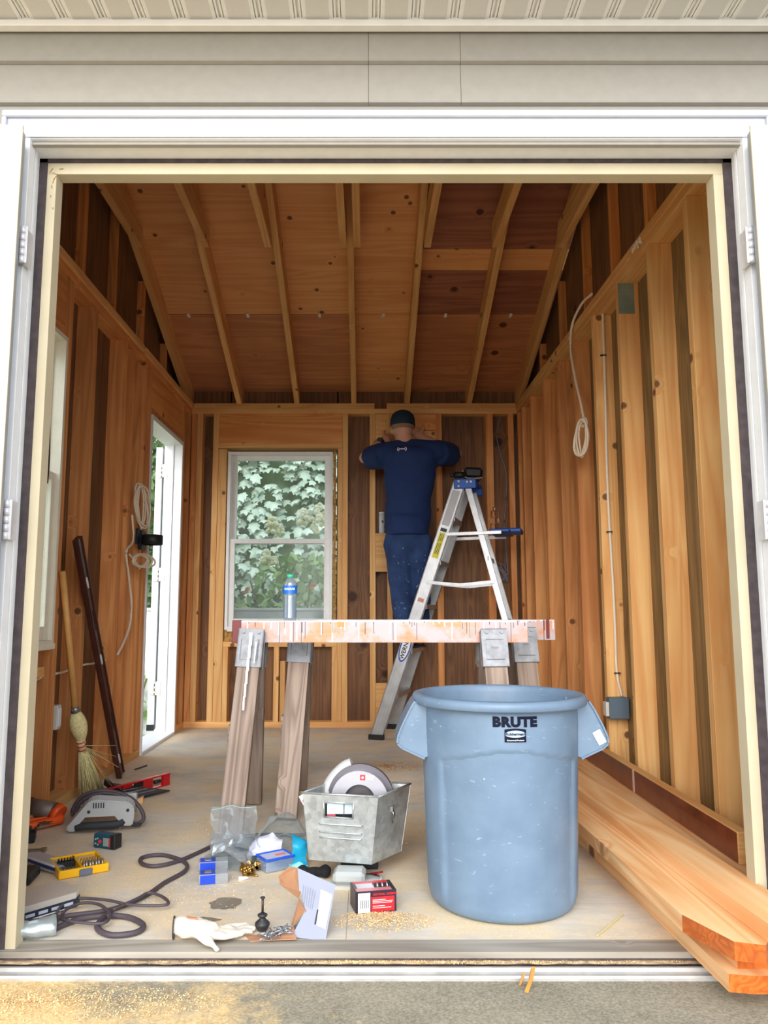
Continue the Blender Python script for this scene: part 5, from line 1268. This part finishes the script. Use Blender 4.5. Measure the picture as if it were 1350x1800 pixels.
# ---- galvanised bin and what is in and under it
def bin_():
    top = [Vector((-.197, 2.478, .262)), Vector((.038, 2.442, .258)), Vector((.148, 2.62, .258)), Vector((-.085, 2.665, .262))]
    bot = [Vector((-.178, 2.505, .055)), Vector((.018, 2.468, .052)), Vector((.115, 2.60, .052)), Vector((-.075, 2.64, .055))]
    o = sum(bot, Vector()) / 4; o.z = .052
    t = thing('metal_bin', 'galvanised steel bin with a window slot holding the circular saw', 'bin', o)
    T = [p - o for p in top]; Bt = [p - o for p in bot]; cT = sum(T, Vector()) / 4; cB = sum(Bt, Vector()) / 4
    ins = lambda p, c, d=.0025: p + (c - p).normalized() * d
    def galv():
        s = NT('spangled_galvanised'); v = s.coord(); vo = s.n('TexVoronoi'); vo.inputs['Scale'].default_value = 55; s.l(v, vo.inputs['Vector'])
        n = s.noise(v, 12, 5, .65); c = s.ramp(n, [(.3, lin((150, 154, 152))), (.7, lin((206, 212, 212)))]); sc = s.n('SeparateColor'); s.l(vo.outputs['Color'], sc.inputs[0])
        c = s.mix(.25, c, s.ramp(sc.outputs[0], [(0, lin((130, 134, 132))), (1, lin((225, 230, 232)))])); s.l(c, s.b.inputs['Base Color'])
        s.b.inputs['Metallic'].default_value = .6; s.b.inputs['Roughness'].default_value = .38; s.bump(n, .3, .004); return s.m
    G = galv()
    mb = MB()
    def plate(a, b_, c, d, nrm, th=.0022):
        mb.loft([[a, b_, c, d], [p + nrm * th for p in (a, b_, c, d)]], True, smooth=False)
    for i in range(1, 4):
        j = (i + 1) % 4; n_ = (T[j] - T[i]).cross(Bt[i] - T[i]).normalized(); n_ = n_ if n_.dot(cT - T[i]) > 0 else -n_
        plate(Bt[i], Bt[j], T[j], T[i], n_)
    plate(*Bt, Vector((0, 0, 1)))
    # front with the slot: frame of four plates around a hole
    n_ = (T[1] - T[0]).cross(Bt[0] - T[0]).normalized(); n_ = n_ if n_.dot(cT - T[0]) > 0 else -n_
    P = lambda u_, v_: (Bt[0].lerp(Bt[1], u_)).lerp(T[0].lerp(T[1], u_), v_)
    u0, u1, v0, v1 = .28, .68, .66, .88
    for a, b_, c, d in ((0, u0, 0, 1), (u1, 1, 0, 1), (u0, u1, 0, v0), (u0, u1, v1, 1)): plate(P(a, c), P(b_, c), P(b_, d), P(a, d), n_)
    mb.build('bin_shell', G, t)
    mb = MB()
    for (a, b_) in (((u0, v0), (u1, v0)), ((u1, v0), (u1, v1)), ((u1, v1), (u0, v1)), ((u0, v1), (u0, v0))): mb.cyl(P(*a) - n_ * .001, P(*b_) - n_ * .001, .0028, seg=8); mb.ico(P(*a) - n_ * .001, .0032, 1)
    mb.build('slot_rim', G, t)
    for v_ in (.56, .44, .36): MB().tube([P(.20, v_) - n_ * .0005, P(.22, v_) - n_ * .003, P(.80, v_) - n_ * .003, P(.82, v_) - n_ * .0005], .0028, 6).build('pressed_rib', G, t)
    for i in range(4): MB().cyl(T[i], T[(i + 1) % 4], .0035, seg=8).build('rolled_rim', G, t)
    MB().b2(tuple(P(.5, .7) + Vector((-.04, .012, 0))), tuple(P(.5, .7) + Vector((.05, .014, .045)))).build('slot_card', plain('blue_white_card', (196, 216, 226), .5), t)
    q = P(.5, .77) + Vector((.012, .010, 0)); MB().b2(tuple(q + Vector((-.001, 0, -.022))), tuple(q + Vector((.001, .003, .022)))).build('slot_divider', BLK, t)
    q = P(.32, .70) + Vector((0, .008, 0)); MB().prism([(0, -.008), (.028, -.008), (0, .028)], .002, Matrix(((1, 0, 0, q.x), (0, 0, 1, q.y), (0, 1, 0, q.z), (0, 0, 0, 1)))).build('slot_card_corner', plain('dark_pink_print', (176, 60, 84), .5), t)
    nr = ((T[2] - T[1]).cross(Vector((0, 0, 1)))).normalized(); nr = nr if nr.dot(T[1] - cT) > 0 else -nr
    hp = (Bt[1].lerp(Bt[2], .42)).lerp(T[1].lerp(T[2], .42), .74); e = (T[2] - T[1]).normalized()
    mb = MB(); mb.box(hp + nr * .004, (.012, .012, .018), None, .002); mb.tube([hp + nr * .008, hp + nr * .014 + Vector((0, 0, -.02)), hp + nr * .008 + Vector((0, 0, -.042))], .003, 6); mb.tube([hp + nr * .004 + e * .006, hp + nr * .012 + Vector((0, 0, .01))], .0025, 6)
    mb.build('spring_clip', plain('bright_steel', (190, 192, 196), .2, metal=1.0), t)
    return t, o, T
bn, bo_, Tt = bin_()
c = bo_ + Vector((.012, .0, .172)); t = thing('circular_saw', 'grey circular saw with round blade guard standing in the metal bin', 'power tool', c, R(-6))
GM = plain('satin_grey_guard', (178, 176, 182), .4, metal=.2); DG = plain('dark_inner_guard', (84, 80, 82), .5, noise_amt=.3)
mb = MB(); n = 40; ro, ri = .092, .050
arc_ = lambda r, y_: [Vector((r * math.cos(math.pi * k / n), y_, r * math.sin(math.pi * k / n))) for k in range(n + 1)]
oa, ia, ob, ib = arc_(ro, -.02), arc_(ri, -.02), arc_(ro, .03), arc_(ri, .03)
for k in range(n):
    for q in ((oa[k], oa[k + 1], ia[k + 1], ia[k]), (ob[k], ob[k + 1], ib[k + 1], ib[k]), (oa[k], oa[k + 1], ob[k + 1], ob[k]), (ia[k], ia[k + 1], ib[k + 1], ib[k])): mb.quad(q, 0, True)
mb.build('blade_guard', GM, t)
mb = MB(); oa, ia = arc_(.107, .012), arc_(.09, .012); ob, ib = arc_(.107, .034), arc_(.09, .034)
for k in range(n):
    for q in ((oa[k], oa[k + 1], ia[k + 1], ia[k]), (oa[k], oa[k + 1], ob[k + 1], ob[k]), (ob[k], ob[k + 1], ib[k + 1], ib[k])): mb.quad(q, 0, True)
mb.build('upper_guard', plain('dark_grey_guard', (104, 100, 108), .45, metal=.3), t)
MB().cyl((0, .002, 0), (0, .004, 0), .086, seg=40).build('saw_blade', DG, t)
MB().cyl((0, -.006, 0), (0, .002, 0), .018, seg=20).build('arbor', DG, t)
MB().tube(smoothpath([(-.118, .03, -.02), (-.10, .035, .04), (-.06, .04, .085), (-.03, .04, .10)], 6), .022, 12).build('rear_handle', plain('pale_grey_housing', (186, 188, 186), .5), t)
fm = Matrix(((1, 0, 0, 0), (0, 0, -1, 0), (0, 1, 0, 0), (0, 0, 0, 1)))
MB().b2((.002, -.0215, .064), (.018, -.0203, .080)).build('logo_square', plain('logo_red', (206, 40, 48), .5), t)
mb = MB(); mb.b2((.008, -.0222, .068), (.012, -.0214, .076)); mb.b2((.006, -.0222, .070), (.014, -.0214, .074)); mb.build('logo_cross', WHI, t)
for s_, z in (('PORTER', .0755), ('CABLE', .0678)): text(s_, .0082, WHI, t, Matrix.Translation((.020, -.0212, z)) @ Matrix.Rotation(R(90), 4, 'X'), 'logo_lettering', bold=.0002, align='LEFT')
c = atY(553, 1392, 2.56); t = thing('blade_pack', 'clear packet with dark pink card sticking out of the left end of the bin', 'packet', (c.x, c.y, c.z - .06), (R(-10), R(-32), 0))
MB().b2((-.022, 0, -.06), (.022, .003, .065), .001).build('packet_shell', glass('clear_packet', (230, 230, 235), .5), t); MB().b2((-.018, -.001, -.02), (.016, 0, .050)).build('card', plain('dark_pink_card', (196, 70, 88), .5), t)

t = thing('battery_pack', 'silver-grey plastic packet wedged under the front of the bin', 'packet', atZ(612, 1560) + Vector((0, .02, 0)), R(-4))
SG = plain('silver_grey_plastic', (184, 188, 186), .3); PL = plain('pale_plastic_tray', (196, 196, 188), .5)
MB().prism([(-.075, -.01), (-.05, -.04), (.045, -.045), (.05, .0), (.0, .05)], .010).build('tray', PL, t); MB().b2((-.045, -.035, .011), (.052, .045, .046), .010).build('packet_body', SG, t)
t = thing('hole_saw', 'toothed round grey disc lying under the bin by the red box', 'blade', atZ(648, 1549), 0)
mb = MB(); mb.lathe([(.012, .0), (.036, 0), (.036, .012), (.012, .012)], 26)
for k in range(20): mb.box((.038 * math.cos(k * .314), .038 * math.sin(k * .314), .006), (.006, .005, .012), Euler((0, 0, k * .314)).to_matrix(), .001)
mb.build('toothed_disc', SG, t)
t = thing('red_strip', 'short dark red strip sticking out from beneath the bin', 'strip', atZ(660, 1545) + Vector((0, 0, .014)), (0, R(20), R(120))); MB().b2((-.035, -.009, 0), (.035, .009, .006), .001).build('strip', plain('dark_red_plastic', (140, 24, 30), .45), t)
mb = MB(); 
for k in range(9): mb.ico((rnd.uniform(-.04, .04), rnd.uniform(-.02, .03), .018), rnd.uniform(.014, .024), 1)
mb.tube([(-.01, -.02, .012), (0, -.04, .008), (.004, -.052, .004)], .007, 8)
o = setm(mod_mesh(mb, .006, 2), plain('black_cloth', (18, 18, 22), .9)); o = link('black_rag', o); o.location = atZ(553, 1548) + Vector((0, .03, 0)); tag(o, 'crumpled black rag pushed under the left end of the bin', 'rag')
t = thing('support_blocks', 'dark foam block hidden in the shade under the rear of the bin', 'block', (bo_.x + .02, bo_.y + .06, 0)); MB().b2((-.07, -.03, 0), (.05, .04, .0505), .004).build('block_body', BLK, t)

# ---- red screw box
a = atZ(625, 1608); b2_ = atZ(697, 1602); ang = math.atan2(b2_.y - a.y, b2_.x - a.x); W_ = (b2_ - a).length
t = thing('screw_box', 'small red and black carton of drywall screws on the floor in front of the bin', 'box', a, ang); D_, H_ = .080, .058
CK = plain('black_carton', (42, 30, 44), .35); CR_ = plain('red_carton', (222, 34, 44), .35)
MB().b2((0, 0, 0), (W_, D_, H_), .001).build('carton', CK, t)
MB().b2((.044, -.0006, .004), (W_ - .006, 0, .042)).build('red_panel', CR_, t); MB().b2((.007, -.0006, .003), (.041, 0, H_ - .004)).build('barcode_panel', WHI, t)
for k in range(13): MB().b2((.012 + k * .0019, -.0012, .014), (.012 + k * .0019 + (.0006 + .0006 * (k % 3 == 0)), -.0006, .036)).build('barcode_bar', BLK, t)
text('3200 DR', .005, BLK, t, Matrix.Translation((.024, -.0009, .0475)) @ Matrix.Rotation(R(90), 4, 'X'), 'carton_lettering', ex=.0001)
text('DRYWALL SCREWS', .0078, CR_, t, Matrix.Translation((.083, -.0006, .0485)) @ Matrix.Rotation(R(90), 4, 'X'), 'carton_lettering', bold=.0002, ex=.0002)
for z, x1 in ((.034, .085), (.030, .105), (.026, .102), (.018, .082), (.013, .10)): MB().b2((.048, -.0011, z), (x1, -.0005, z + .0012)).build('printed_line', WHI, t)
MB().b2((.004, .004, H_), (W_ - .012, .024, H_ + .0006)).build('top_panel', plain('pale_red_film', (210, 120, 126), .3), t); MB().b2((.006, D_ - .018, H_), (W_ - .012, D_ - .004, H_ + .0006)).build('top_panel', CR_, t)
MB().b2((.010, .026, H_), (.058, D_ - .020, H_ + .0008)).build('clear_window', plain('pale_window_film', (200, 196, 206), .2), t)
for k in range(7): MB().cyl((.062 + k * .007, .032, H_ + .001), (.066 + k * .007, .056, H_ + .001), .0016, seg=6).build('printed_screw', WHI if k % 2 else BLK, t)

# ---- torn cardboard box with spilled screws
KR_ = plain('kraft_cardboard', (180, 132, 98), .85, noise_amt=.1, ns=12); GRB = plain('grey_printed_card', (142, 146, 162), .5)
a = atZ(572, 1655); t = thing('torn_carton', 'torn grey and brown cardboard carton spilling screws near the sill', 'box', (a.x - .01, a.y + .02, 0), R(0))
def sheet(mb, pts, th, mi0=0, mi1=1):
    P_ = [Vector(p) for p in pts]; n_ = (P_[1] - P_[0]).cross(P_[2] - P_[0]).normalized() * th
    a_ = [mb.b.verts.new(p) for p in P_]; b__ = [mb.b.verts.new(p + n_) for p in P_]
    f1 = mb.b.faces.new(list(reversed(a_))); f2 = mb.b.faces.new(b__); mb._idx([f1], mi0); mb._idx([f2], mi1)
    for i in range(len(a_)): mb._idx([mb.b.faces.new((a_[i], a_[(i + 1) % len(a_)], b__[(i + 1) % len(a_)], b__[i]))], mi0)
ox = Vector((a.x - .01, a.y + .02, 0))
def pz(px, py, Y): return atY(px, py, Y) - ox
big = [pz(572, 1655, 2.06), pz(520, 1648, 2.05), pz(516, 1640, 2.055), pz(537, 1600, 2.09), pz(529, 1568, 2.13), pz(526, 1566, 2.13), pz(523, 1526, 2.16), pz(590, 1556, 2.14)]
n_ = (big[7] - big[0]).cross(big[6] - big[0]).normalized()
big = [(lambda r_, o_: o_ + r_ * ((big[0] - o_).dot(n_) / r_.dot(n_)))((p + ox) - Vector((0, 0, H)), Vector((0, 0, H)) - ox) for p in big]
mb = MB(); sheet(mb, big, .0016 if n_.y > 0 else -.0016); mb.build('printed_side', [GRB, GRB], t)
mb = MB(); sheet(mb, [pz(523, 1526, 2.163), pz(511, 1523, 2.20), pz(490, 1540, 2.22), pz(492, 1555, 2.22), pz(525, 1580, 2.15), pz(529, 1568, 2.133)], .002, 0, 0); mb.build('brown_flap', KR_, t)
mb = MB(); sheet(mb, [pz(525, 1580, 2.152), pz(537, 1600, 2.093), pz(514, 1628, 2.10), pz(512, 1624, 2.13)], .002, 0, 0); mb.build('brown_flap', KR_, t)
mb = MB(); sheet(mb, [pz(521, 1650, 2.045), pz(440, 1654, 2.045), (pz(432, 1645, 2.08)), pz(470, 1640, 2.10), pz(516, 1628, 2.10)], .0018, 0, 0); mb.build('brown_flap', KR_, t)
def onface(pa, pb, pc, pd, m, name, lift=.0008):
    n_ = (big[7] - big[0]).cross(big[6] - big[0]).normalized(); n_ = n_ if n_.y < 0 else -n_
    def proj(px, py):
        r_ = ray(px, py); o_ = Vector((0, 0, H)) - ox; k = (big[0] - o_).dot(n_) / r_.dot(n_); return o_ + r_ * k + n_ * lift
    mb = MB(); mb.quad([proj(*pa), proj(*pb), proj(*pc), proj(*pd)]); return mb.build(name, m, t)
onface((572, 1634), (556, 1627), (564, 1564), (584, 1573), plain('label_white', (206, 206, 222), .5), 'paper_label', .0028)
for k in range(7): 
    y0 = 1574 + k * 8.2; x0 = 563.2 - k * 1.1; onface((x0, y0 + .8), (x0, y0), (x0 + 18, y0 + 7), (x0 + 18, y0 + 7.8), GRB, 'label_rule', .0034)
for k in range(6): onface((533 + k * 4.2, 1556 + k * 1.9), (534 + k * 4.2, 1556.4 + k * 1.9), (531.6 + k * 3.4, 1590 + k * 2), (530.6 + k * 3.4, 1590 + k * 2), plain('faint_print', (120, 124, 140), .5), 'printed_line', .0028)
onface((552.5, 1625), (555, 1626), (560, 1600), (557.5, 1599), BLK, 'printed_line', .003)
# screws lying in the torn flap
sb = MB(); sb.cyl((0, 0, 0), (.026, 0, 0), .0016, .0014, 6); sb.cyl((.026, 0, 0), (.031, 0, 0), .0014, .0002, 6); sb.cyl((-.0022, 0, 0), (0, 0, 0), .0036, .0020, 8); screw = sb.mesh('screw', plain('zinc_screw', (176, 182, 190), .3, metal=.8))
rr = random.Random(21)
for k in range(46):
    px = rr.uniform(468, 514); py = 1650 - (px - 450) * .30 + rr.uniform(-5, 5); p = atZ(px, py, .006 + rr.uniform(0, .010))
    M = Matrix.Translation(p) @ Euler((0, rr.uniform(-.15, .15), rr.uniform(0, 6.28))).to_matrix().to_4x4()
    o = link('screw', screw, None, M); tag(o, 'zinc screw in the small heap spilled at the torn carton', 'screw', 'screws spilled from the torn carton')
for px, py in ((444, 1659), (440, 1638), (424, 1546)):
    pass
t = thing('leveling_foot', 'black leveling foot with upright bolt standing left of the spilled screws', 'hardware', atZ(461, 1636))
FB_ = plain('black_rubber_foot', (38, 38, 40), .5)
MB().lathe([(.002, 0), (.010, 0), (.014, .004), (.0195, .016), (.019, .020), (.010, .028), (.006, .034), (.012, .036), (.013, .040), (.006, .044), (.002, .044)], 22).build('foot_body', FB_, t)
mb = MB(); mb.cyl((0, 0, .044), (0, 0, .080), .0032, seg=10); mb.cyl((0, 0, .080), (0, 0, .083), .0065, seg=6); mb.build('bolt', plain('dark_bolt', (72, 62, 60), .4, metal=.5), t)

# ---- blue screw boxes
BLUB = plain('bright_blue_card', (24, 66, 190), .4); CLS = glass('clear_small_box', (226, 232, 238), .5, .08)
for (pa, pb, lab, h, hh) in (((349, 1557), (401, 1553), 'lower small clear screw box with a solid blue label, left of the bags', 0, .030), ((349, 1534), (401, 1531), 'upper small clear screw box with a blue and silver label, left of the bags', 0, .030)):
    a, ang, L = fl2(pa, pb); t = thing('screw_pack', lab, 'box', a, ang, 'small clear boxes with blue labels')
    dd = .048
    MB().b2((0, 0, 0), (L, dd, hh), .002).build('clear_box', CLS, t)
    MB().b2((.004, -.0008, .002), (L * .56, 0, hh - .002)).build('blue_label', BLUB, t); MB().b2((.004, .002, hh), (L * .56, dd - .004, hh + .0008)).build('blue_label', BLUB, t)
    MB().b2((L * .20, .014, hh + .0008), (L * .42, .036, hh + .0016)).build('silver_window', SIL, t)
    for k in range(9): link('screw', screw, t, Matrix.Translation((L * .6 + rr.uniform(0, .012), .006 + k * .0042, .006 + rr.uniform(0, .014))) @ Euler((0, rr.uniform(-.3, .3), rr.uniform(-.8, .8))).to_matrix().to_4x4())
# ---- blue lidded parts box
a, ang, L = fl2((474, 1537), (521, 1514)); t = thing('parts_box', 'clear parts box with bright blue rim among the plastic bags', 'box', a + Vector((-.01, 0, 0)), R(34)); L = .10; dd = .075
MB().b2((0, 0, 0), (L, dd, .036), .004).build('box_shell', glass('bluish_clear_box', (170, 196, 226), .35, .1), t)
MB().b2((.004, .004, .004), (L - .004, dd - .004, .028), .002).build('contents', plain('pale_blue_contents', (160, 184, 214), .6, noise_amt=.3), t)
mb = MB(); 
for lo, hi in (((-.002, -.002, .036), (L + .002, .005, .043)), ((-.002, dd - .005, .036), (L + .002, dd + .002, .043)), ((-.002, .005, .036), (.005, dd - .005, .043)), ((L - .005, .005, .036), (L + .002, dd - .005, .043))): mb.b2(lo, hi, .002)
mb.build('blue_rim', plain('cobalt_plastic', (36, 84, 206), .4), t); MB().b2((.005, .005, .036), (L - .005, dd - .005, .040), .001).build('lid_label', plain('label_lavender', (196, 200, 224), .4), t)
MB().b2((.05, .03, .0403), (.085, .045, .0410)).build('lid_print', plain('salmon_print', (232, 130, 110), .5), t)
# ---- teal bag
mb = MB(); mb.grid(lambda u_, v_: crumple(Vector((.05 * u_ - .01 + .01 * v_, .03 * math.sin(v_ * 3) + .015 * u_, .01 + .10 * v_ * (1 - .25 * u_))), .014, 26, 4), 14, 18); o = mb.build('teal_packet', plain('teal_film', (30, 160, 200), .25))
o.location = atZ(522, 1540) + Vector((-.02, .05, 0)); tag(o, 'teal blue plastic packet standing against the left side of the metal bin', 'packet')
mb = MB(); mb.grid(lambda u_, v_: crumple(Vector((.055 * u_, .03 * v_, .012 + .02 * math.sin(math.pi * u_) * math.sin(math.pi * v_) + .02 * v_)), .008, 40, 2), 12, 8); o = mb.build('teal_packet', [plain('pale_teal_film', (110, 196, 214), .25)])
o.location = atZ(513, 1545) + Vector((-.01, .0, 0)); tag(o, 'pale teal crumpled packet between parts box and torn carton', 'packet')
# ---- brass fittings and small bits
BRS = plain('brass', (172, 132, 66), .3, metal=.85)
t0 = []
rr = random.Random(8)
fb = MB(); fb.cyl((-.014, 0, 0), (.010, 0, 0), .0055, seg=10); fb.cyl((-.018, 0, 0), (-.012, 0, 0), .009, seg=6); fb.cyl((.004, 0, 0), (.010, 0, 0), .0075, seg=10); fit = fb.mesh('brass_fitting', BRS)
for k in range(16):
    p = atZ(rr.uniform(426, 456), rr.uniform(1514, 1533), .010 + rr.uniform(0, .014)); o = link('brass_fitting', fit, None, Matrix.Translation(p) @ Euler((rr.uniform(0, 3), rr.uniform(-.5, .5), rr.uniform(0, 6))).to_matrix().to_4x4())
    tag(o, 'brass fitting in the heap spilling from the open plastic bag', 'fitting', 'brass fittings spilling from the plastic bag')
a, ang, L = fl2((427, 1537), (452, 1542)); o = MB().tube([(0, 0, .004), (.05, 0, .004), (.058, 0, .004)], lambda q: .0040 - .0025 * (q > .8), 8).build('brass_rod', BRS); o.location = a; o.rotation_euler = (0, 0, ang); tag(o, 'short brass rod lying in front of the fittings', 'rod')
mb = MB(); mb.tube([(-.016, 0, .006), (.006, 0, .006), (.016, 0, .004)], lambda q: .0065 - .004 * q, 10); o = mb.build('wall_plug', WHI); o.location = atZ(429, 1547); o.rotation_euler = (0, 0, .5); tag(o, 'small white plastic plug lying in front of the fittings', 'plug')
# ---- zip bags
BAG = glass('zip_bag_film', (226, 234, 238), .62, .10)
def zipbag(label, loc, rot, w_, l_, h_, sd, tiltz=0.0, tilty=0.0):
    t = thing('zip_bag', label, 'bag', loc, rot, 'clear zip bags of hardware'); fn = lambda u_, v_, s_: crumple(Vector((w_ * (u_ - .5), l_ * (v_ - .5) + tilty * v_, max(.003, s_ * h_ * math.sin(math.pi * u_) ** .7 * (1 - v_ ** 3) + .004 + tiltz * v_))), .016, 22, sd)
    mb = MB(); mb.grid(lambda u_, v_: Vector((fn(u_, v_, 1).x, fn(u_, v_, 1).y, max(.002, fn(u_, v_, 1).z))), 26, 26); mb.grid(lambda u_, v_: Vector((fn(u_, v_, .1).x, fn(u_, v_, .1).y, max(.002, .35 * fn(u_, v_, .1).z))), 18, 18)
    mb.build('film', BAG, t); z = MB(); z.tube([fn(k / 20, .93, 1) + Vector((0, 0, .002)) for k in range(21)], .0018, 6); z.build('zip_line', plain('green_grey_zip', (150, 176, 168), .4), t); return t
zipbag('clear zip bag with brass fittings at its mouth, behind the small blue-labelled boxes', atZ(405, 1520), R(-8), .17, .14, .06, 1)
zipbag('clear zip bag standing up against the front leg of the nearer sawhorse', atZ(408, 1500) + Vector((0, .03, 0)), R(10), .15, .12, .03, 5, .12, .02)
zipbag('clear zip bag bulging between the sawhorse leg and the metal bin', atZ(495, 1492), R(12), .20, .16, .13, 9)
zipbag('clear zip bag lying flat over the fittings between the other bags', atZ(448, 1502), R(-20), .16, .12, .07, 13)
mb = MB(); mb.grid(lambda u_, v_: crumple(Vector((.11 * u_ - .05, .07 * v_, .03 + .05 * v_ * math.sin(2.5 * u_))), .010, 30, 6), 14, 10); o = mb.build('folded_leaflet', plain('lavender_paper', (206, 208, 226), .5)); o.location = atZ(460, 1520); tag(o, 'crumpled pale leaflet among the bags behind the parts box', 'paper')
# ---- work glove
mb = MB(); gl = [(0, 0, .02), (.045, .01, .022), (.075, .012, .02)]
limb(mb, [Vector((-.035, .02, .034)), Vector((-.01, .012, .032)), Vector((.03, .0, .026))], [.030, .029, .026])
for k, (dy, L_) in enumerate(((-.040, .085), (-.020, .105), (.002, .11), (.022, .098))):
    a_ = Vector((.03, dy * .6, .024)); limb(mb, [a_, a_ + Vector((L_ * .5, dy * .25 + .010, -.006)), a_ + Vector((L_, dy * .2 + .030, -.012))], [.0125, .0115, .009], 8)
limb(mb, [Vector((.0, -.005, .026)), Vector((.035, -.050, .018)), Vector((.055, -.075, .011))], [.014, .012, .009], 8)
for v in mb.b.verts: v.co.z = max(v.co.z * .85, .002)
gm = mod_mesh(mb, .0045, 2)
for v in gm.vertices: v.co = crumple(Vector(v.co), .005, 45, 1); v.co.z = max(v.co.z, .001)
t = thing('work_glove', 'off-white leather work glove lying on the sill at the left', 'glove', atZ(345, 1655) + Vector((0, 0, .002)), R(8)); link('glove_skin', setm(gm, plain('off_white_leather', (226, 216, 200), .7, noise_amt=.12, ns=25)), t)
MB().lathe([(.026, -.002), (.0275, .0), (.026, .002)], 20, caps=False, M=Matrix.Rotation(R(90), 4, 'Y'), o=(-.058, .022, .026)).build('cuff_edge', plain('dark_cuff', (60, 56, 54), .8), t)
MB().box((-.012, .0, .055), (.030, .010, .003), Euler((0, .3, .5)).to_matrix(), .001).build('rust_stain', plain('rust_orange', (206, 130, 90), .8), t)
# ---- splinters, straws, wet patches, sawdust
def splinter(pa, pb, r, m, lab, z=-.02, name='wood_splinter', z2=None):
    a, b_ = atZ(*pa, z), atZ(*pb, z if z2 is None else z2); o_ = (a + b_) / 2; mb = MB(); mb.loft([[p - o_ + Vector((dx, dy, dz)) for dx, dy, dz in ((-r, 0, 0), (r * .6, 0, -r * .3), (r, 0, r), (-r * .4, 0, r * 1.3))] for p in (a, a.lerp(b_, .5) + Vector((r * .4, 0, 0)), b_)], True, smooth=False)
    o = mb.build(name, m); o.location = o_; tag(o, lab, 'splinter'); return o
splinter((926, 1744), (937, 1705), .006, plain('amber_splinter', (206, 136, 60), .6, noise_amt=.3), 'larger amber wood splinter standing across the metal sill', -.038, z2=-.012)
splinter((914, 1732), (921, 1712), .0035, plain('amber_splinter', (206, 136, 60), .6), 'smaller amber wood splinter left of the larger one at the metal sill', -.038, z2=-.022)
splinter((1050, 1645), (1095, 1608), .0022, plain('dry_straw', (206, 190, 130), .8), 'thin dry straw on the floor right of the trash can', .003, 'straw_stalk')
splinter((237, 1353), (258, 1346), .004, plain('dark_twig', (70, 56, 48), .8), 'dark twig on the floor beyond the red level', .004, 'twig')
CHIP = plain('sawdust_chips', (236, 204, 150), .9, noise_amt=.2)
def dust(lab, cx, cy, rx, ry, n, z0=0.0, sz=.004, hp=.006, seed=1, m=CHIP):
    mb = MB(); r_ = random.Random(seed)
    for k in range(n):
        a_ = r_.uniform(0, 6.28); q = r_.random() ** .8; p = Vector((cx + rx * q * math.cos(a_), cy + ry * q * math.sin(a_), z0 + .001 + hp * (1 - q) * r_.random()))
        E_ = Euler((r_.uniform(-.6, .6), r_.uniform(-.6, .6), r_.uniform(0, 6.28))).to_matrix(); s_ = sz * r_.uniform(.4, 1.2)
        mb.quad([p + E_ @ Vector(c_) * s_ for c_ in ((-.5, -.25, 0), (.5, -.25, 0), (.5, .25, 0), (-.5, .25, 0))])
    o = mb.build('sawdust_pile', m, kind='stuff'); tag(o, lab, 'sawdust')
p = atZ(675, 1620); dust('pale sawdust heaped on the floor left of the trash can near the sill', p.x, p.y, .14, .07, 2600, seed=1)
p = atZ(660, 1608); dust('thin sawdust around the foot of the red screw box', p.x, p.y, .09, .03, 900, seed=2)
p = atZ(680, 1347); dust('brown sawdust on the floor in front of the ladder foot', p.x, p.y, .22, .13, 1600, sz=.006, hp=.004, seed=3, m=plain('brown_chips', (186, 138, 84), .9))
p = atZ(120, 1762, -.04); dust('sawdust drifted over the pavement at the lower left', p.x - .1, p.y, .45, .08, 5200, z0=-.040, sz=.0042, hp=.004, seed=4)
p = atZ(840, 1345); dust('light sawdust at the middle of the floor by the sawhorse feet', -.25, 3.0, .55, .30, 2600, sz=.004, hp=.001, seed=6)
dust('fine sawdust scattered on the floor around the cord', -.6, 2.35, .35, .22, 2600, sz=.0035, hp=.001, seed=7)
# pale chips caught in the metal sill
p = atZ(300, 1690, -.03); dust('sawdust caught along the sill groove', 0, 1.966, .85, .008, 4000, z0=-.014, sz=.004, hp=.003, seed=8)
WET = plain('damp_patch', (128, 120, 104), .35, noise_amt=.1)
for lab, c_, rx, ry, sd in (('larger damp patch on the floor left of the torn carton', (398, 1588), .045, .045, 1), ('smaller damp patch on the floor behind the glove', (350, 1618), .050, .025, 2)):
    p = atZ(*c_, .0012); mb = MB(); n = 30; vs = [mb.b.verts.new(((rx * (1 + .5 * noise.noise(Vector((math.cos(k / n * 6.283) * 1.7, math.sin(k / n * 6.283) * 1.7, sd))))) * math.cos(k / n * 6.283), (ry * (1 + .5 * noise.noise(Vector((math.cos(k / n * 6.283) * 2, math.sin(k / n * 6.283) * 2, sd + 4))))) * math.sin(k / n * 6.283), 0)) for k in range(n)]
    mb.b.faces.new(vs); o = mb.build('damp_patch', WET); o.location = p; tag(o, lab, 'stain')
